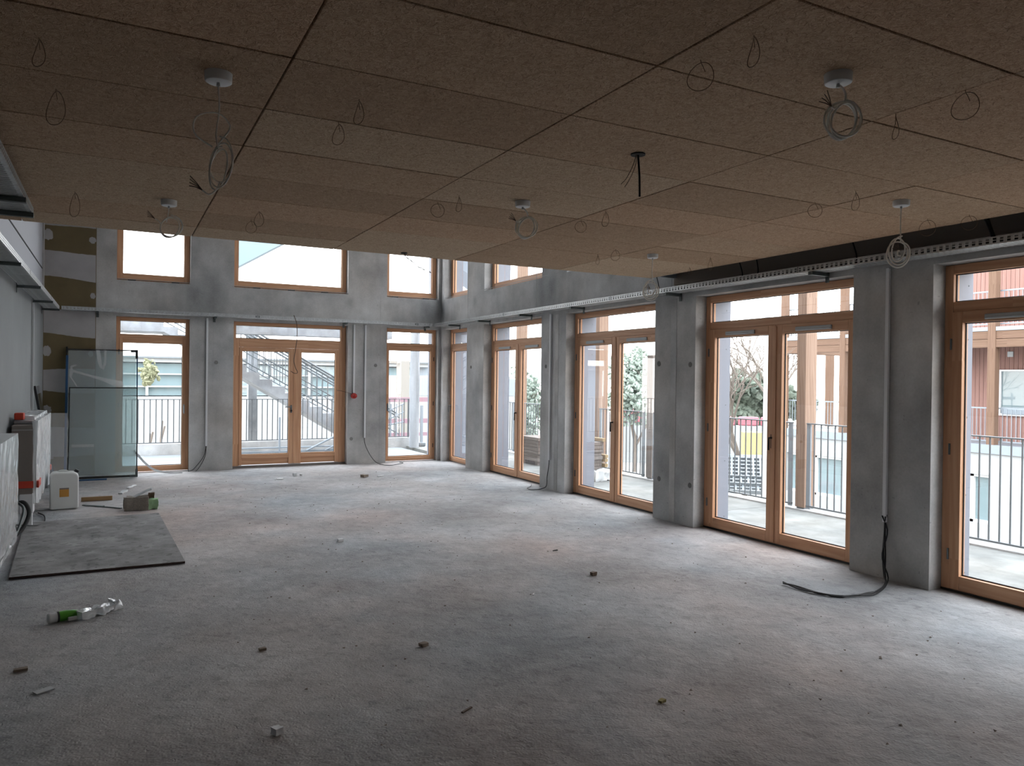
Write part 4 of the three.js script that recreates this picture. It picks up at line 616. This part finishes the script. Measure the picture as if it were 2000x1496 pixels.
{ // long building across the court, with timber galleries
  const t = thing('timber_building', 'red timber clad building with galleries across the court', 'building', [22, 0, 0]);
  part(t, 'ground_wall', [box(-0.1, -3.3, -20, 0.25, -2.3, 8), box(-0.1, -0.9, -20, 0.25, -0.28, 8), box(-0.1, -2.3, -12.49, 0.25, -0.9, 8), box(-0.1, -2.3, -17.35, 0.25, -0.9, -13.6), box(-0.1, -2.3, -20, 0.25, -0.9, -19.75)], M.render);
  for (const [z0, z1] of [[-13.6, -12.49], [-19.75, -17.35]]) { const w = part(t, 'window', [box(0, -2.3, z0, 0.15, -2.22, z1), box(0, -0.98, z0, 0.15, -0.9, z1), box(0, -2.3, z0, 0.15, -0.9, z0 + 0.08), box(0, -2.3, z1 - 0.08, 0.15, -0.9, z1), box(0, -2.3, (z0 + z1) / 2 - 0.05, 0.15, -0.9, (z0 + z1) / 2 + 0.05)], M.white); part(w, 'pane', box(0.1, -2.25, z0, 0.12, -0.95, z1), M.glassDark); }
  part(t, 'gallery_slab', [box(-0.15, -0.28, -20.2, 1.7, -0.03, 8), box(-0.1, 3.19, -20.2, 1.7, 3.3, 8)], M.steelPale);
  for (let k = 0; k < 2; k++) {                                  // cladding boards of two storeys
    const y0 = k ? 3.3 : -0.03, y1 = k ? 6.4 : 3.19, gs = []; let z = -15.2; while (z < 8) { const cover = !k && z > -13.27 && z < -11.95; if (!cover) gs.push(wbox(1.62, y0, z, 1.65 + rr(0, 0.004), y1, z + 0.115)); else { gs.push(wbox(1.62, y0, z, 1.652, 0.75, z + 0.115)); gs.push(wbox(1.62, 2.12, z, 1.652, y1, z + 0.115)); } z += 0.125; }
    const m = part(t, 'cladding', gs, M.cladding); m.userData.kind = 'stuff'; part(t, 'inner_wall', box(1.66, y0, -15.2, 1.9, y1, 8), M.dark);
  }
  { const w = part(t, 'window', ringOf(0, 0.75, 1.3, 2.12, 0.05, 0.06, 0.05, 0.05, 0, 0.06, 0).map((g) => g.rotateY(-Math.PI / 2).translate(1.6, 0, -13.2)), M.white); part(w, 'pane', box(1.6, 0.8, -13.15, 1.615, 2.08, -11.95), M.glassDark); part(w, 'grille', [box(1.5, 0.8, -13.1, 1.52, 1.0, -12.0)], M.steelPale); }
  part(t, 'wall_vent', box(1.58, 2.5, -13.0, 1.62, 2.66, -12.84, 0.01), M.whiteGrey);
  for (const z of [-20, -17.43, -12.5, -9.6, -6.7]) part(t, 'gallery_post', wbox(-0.11, -0.2, z - 0.11, 0.11, 7, z + 0.11, 0.01), M.glulamShaded);
  for (const [x, z] of [[5, -22.1], [5, -18]]) part(t, 'gallery_post', wbox(x - 0.13, -0.2, z - 0.13, x + 0.13, 3.2, z + 0.13, 0.01), M.glulamShaded);
  part(t, 'gallery_beam', [wbox(-0.09, 2.72, -20.2, 0.09, 2.95, 8, 0.01), wbox(-0.08, 2.96, -20.2, 0.08, 3.19, 8, 0.01), wbox(0, 2.72, -20.2, 5.2, 3.19, -20.0, 0.01)], M.glulamShaded);
  for (const y of [-0.03, 3.3]) { part(t, 'gallery_rail', [box(0.14, y + 1.01, -20.1, 0.18, y + 1.05, 8), box(0.14, y + 0.08, -20.1, 0.17, y + 0.11, 8)], M.steelPale); const bs = []; for (let z = -20; z < -4; z += 0.12) bs.push(box(0.15, y + 0.1, z, 0.165, y + 1.02, z + 0.015)); const b = part(t, 'gallery_baluster', bs, M.steelPale); b.userData.kind = 'stuff'; }
}
// trees
function tree(label, cat, pos, h, spread, levels, mat, leafN, leafMat, crown) {
  const t = thing('tree', label, cat, pos), gs = [];
  const grow = (p, d, len, r, n) => { const q = p.clone().addScaledVector(d, len); gs.push(rod(p, q, r, 5)); if (n <= 0) return; const k = n > 2 ? 3 : 2; for (let i = 0; i < k; i++) { const e = d.clone().add(V(rr(-1, 1), rr(-0.25, 0.7), rr(-1, 1)).multiplyScalar(spread)).normalize(); grow(p.clone().addScaledVector(d, len * rr(0.6, 1)), e, len * rr(0.62, 0.85), r * 0.62, n - 1); } };
  grow(V(0, 0, 0), V(0.05, 1, 0).normalize(), h * 0.3, h * (leafN ? 0.016 : 0.011), levels); part(t, 'trunk_and_branches', gs, mat);
  if (leafN) { const g = new THREE.IcosahedronGeometry(0.16, 0); g.scale(1, 0.35, 0.7); const im = shade(new THREE.InstancedMesh(g, leafMat, leafN)), m = new THREE.Matrix4(), e = new THREE.Euler(), q = new THREE.Quaternion(); for (let i = 0; i < leafN; i++) { const u = rnd(), a = rnd() * 6.283, b = Math.acos(rr(-1, 1)), r = Math.cbrt(rr(0.12, 1)) * (0.8 + 0.35 * Math.sin(a * 3 + b * 4)); e.set(rnd() * 6, rnd() * 6, rnd() * 6); q.setFromEuler(e); const s = rr(0.6, 1.4) * (crown[6] ?? 1); m.compose(V(crown[0] + r * Math.sin(b) * Math.cos(a) * crown[3], crown[1] + r * Math.cos(b) * crown[4], crown[2] + r * Math.sin(b) * Math.sin(a) * crown[5]), q, V(s, s, s)); im.setMatrixAt(i, m); } im.name = 'foliage'; im.userData.kind = 'stuff'; t.add(im); }
  return t;
}
tree('leafless tree with thin bare branches beyond the second glazed door', 'tree', [18.0, -3.3, -18.0], 8.6, 0.8, 6, M.bark, 0);
tree('second leafless tree further back in the court', 'tree', [30.5, -3.3, -28.5], 10.5, 0.75, 6, M.bark, 0);
tree('dense dark green bush row at the end of the court', 'bush', [38, -3.3, -40], 4, 0.5, 2, M.bark, 4200, M.leafGreen, [0, 3.4, 0, 7.5, 2.0, 3, 2.2]);
tree('soft green tree beyond the railing behind the third glazed door', 'tree', [25, -3.3, -33], 6.5, 0.5, 4, M.bark, 2200, M.leafPale, [0, 4.6, 0, 1.6, 2.0, 1.6, 0.9]);
tree('pale bamboo like shrub beyond the fourth glazed door', 'shrub', [19.5, -3.3, -35.5], 5, 0.4, 3, M.bark, 1700, M.leafPale, [0, 3.6, 0, 1.5, 2.0, 1.5, 0.85]);
tree('young lime green sapling behind the tall window', 'tree', [1.05, -3.3, -28], 5.3, 0.3, 2, M.bark, 170, M.leafLime, [0, 5.05, 0, 0.3, 0.42, 0.3, 0.6]);
// site clutter in the court
{ const t = thing('site_barrier', 'row of red and white plastic site barriers beyond the bare tree', 'barrier', [33.5, -3.3, -34], -0.77); for (let k = 0; k < 4; k++) part(t, 'barrier', box(k * 1.3 - 2.6, 2.3, 0, k * 1.3 - 1.4, 2.85, 0.3, 0.1), M.sitePink); part(t, 'base', box(-3, 0, -0.2, 3, 2.3, 0.6), M.render); }
{ const t = thing('site_barrier', 'red barrier beside the soft green tree', 'barrier', [28, -3.3, -37], -0.65); part(t, 'barrier', box(-1.1, 2.4, 0, 1.6, 3.2, 0.3, 0.1), M.sitePink); part(t, 'base', box(-1.2, 0, -0.1, 1.6, 2.4, 0.4), M.render); }
single('red_bag', (() => { const g = crumple(0.55, 0.6, 0.5, 7, 0.2, 12); return g; })(), M.sitePink, 'red bag on the ground beyond the railing below the green tree', 'bag', undefined, [16.8, -3.3, -22.4]);
{ const t = thing('grid_pile', 'pile of dark plastic grid sheets beyond the bare tree railing', 'grid', [16.5, -3.3, -16.9], -0.77); for (let k = 0; k < 3; k++) { const hs = []; for (let i = 0; i < 9; i++) for (let j = 0; j < 5; j++) hs.push(rect(-0.95 + i * 0.21, -0.5 + j * 0.2, -0.8 + i * 0.21, -0.36 + j * 0.2).reverse()); const g = extrude(shapeOf(rect(-1, -0.55, 1, 0.55), hs), 0.12); g.rotateX(-1.25 + k * 0.08); g.translate(k * 0.15, 1.85 + k * 0.22, -k * 0.3); part(t, 'grid_sheet', g, M.steelGrey); } part(t, 'pallet', box(-1.1, 0, -0.9, 1.1, 1.3, 0.6), M.render); }
single('pallet_stack', [0, 1, 2, 3, 4].map((k) => box(-1, k * 0.3, -0.6, 1, k * 0.3 + 0.14, 0.6)), std({ color: hex(0x5f7f92), roughness: 0.8 }), 'stack of pale blue pallets in the court', 'pallets', undefined, [27.5, -3.3, -27], -0.6);
single('yellow_crate', box(-0.8, 0, -0.5, 0.8, 2.2, 0.5, 0.06), std({ color: hex(0xa8966a), roughness: 0.7 }), 'yellow crate beside the blue pallets', 'crate', undefined, [31.5, -3.3, -30.5], -0.6);
single('pink_tarp', crumple(1.9, 0.5, 0.8, 10, 0.2, 16), std({ color: hex(0x9c7480), roughness: 0.7 }), 'pink tarp heap beyond the grid sheets', 'tarp', undefined, [22.5, -2.1, -22.5], -0.7);
single('white_mast', cyl(0.06, 0.06, 7.5, 0, 3.75, 0, 12), M.white, 'slim white mast rising by the bare tree', 'mast', undefined, [11.0, -3.3, -10.43]);

renderer.render(scene, camera);
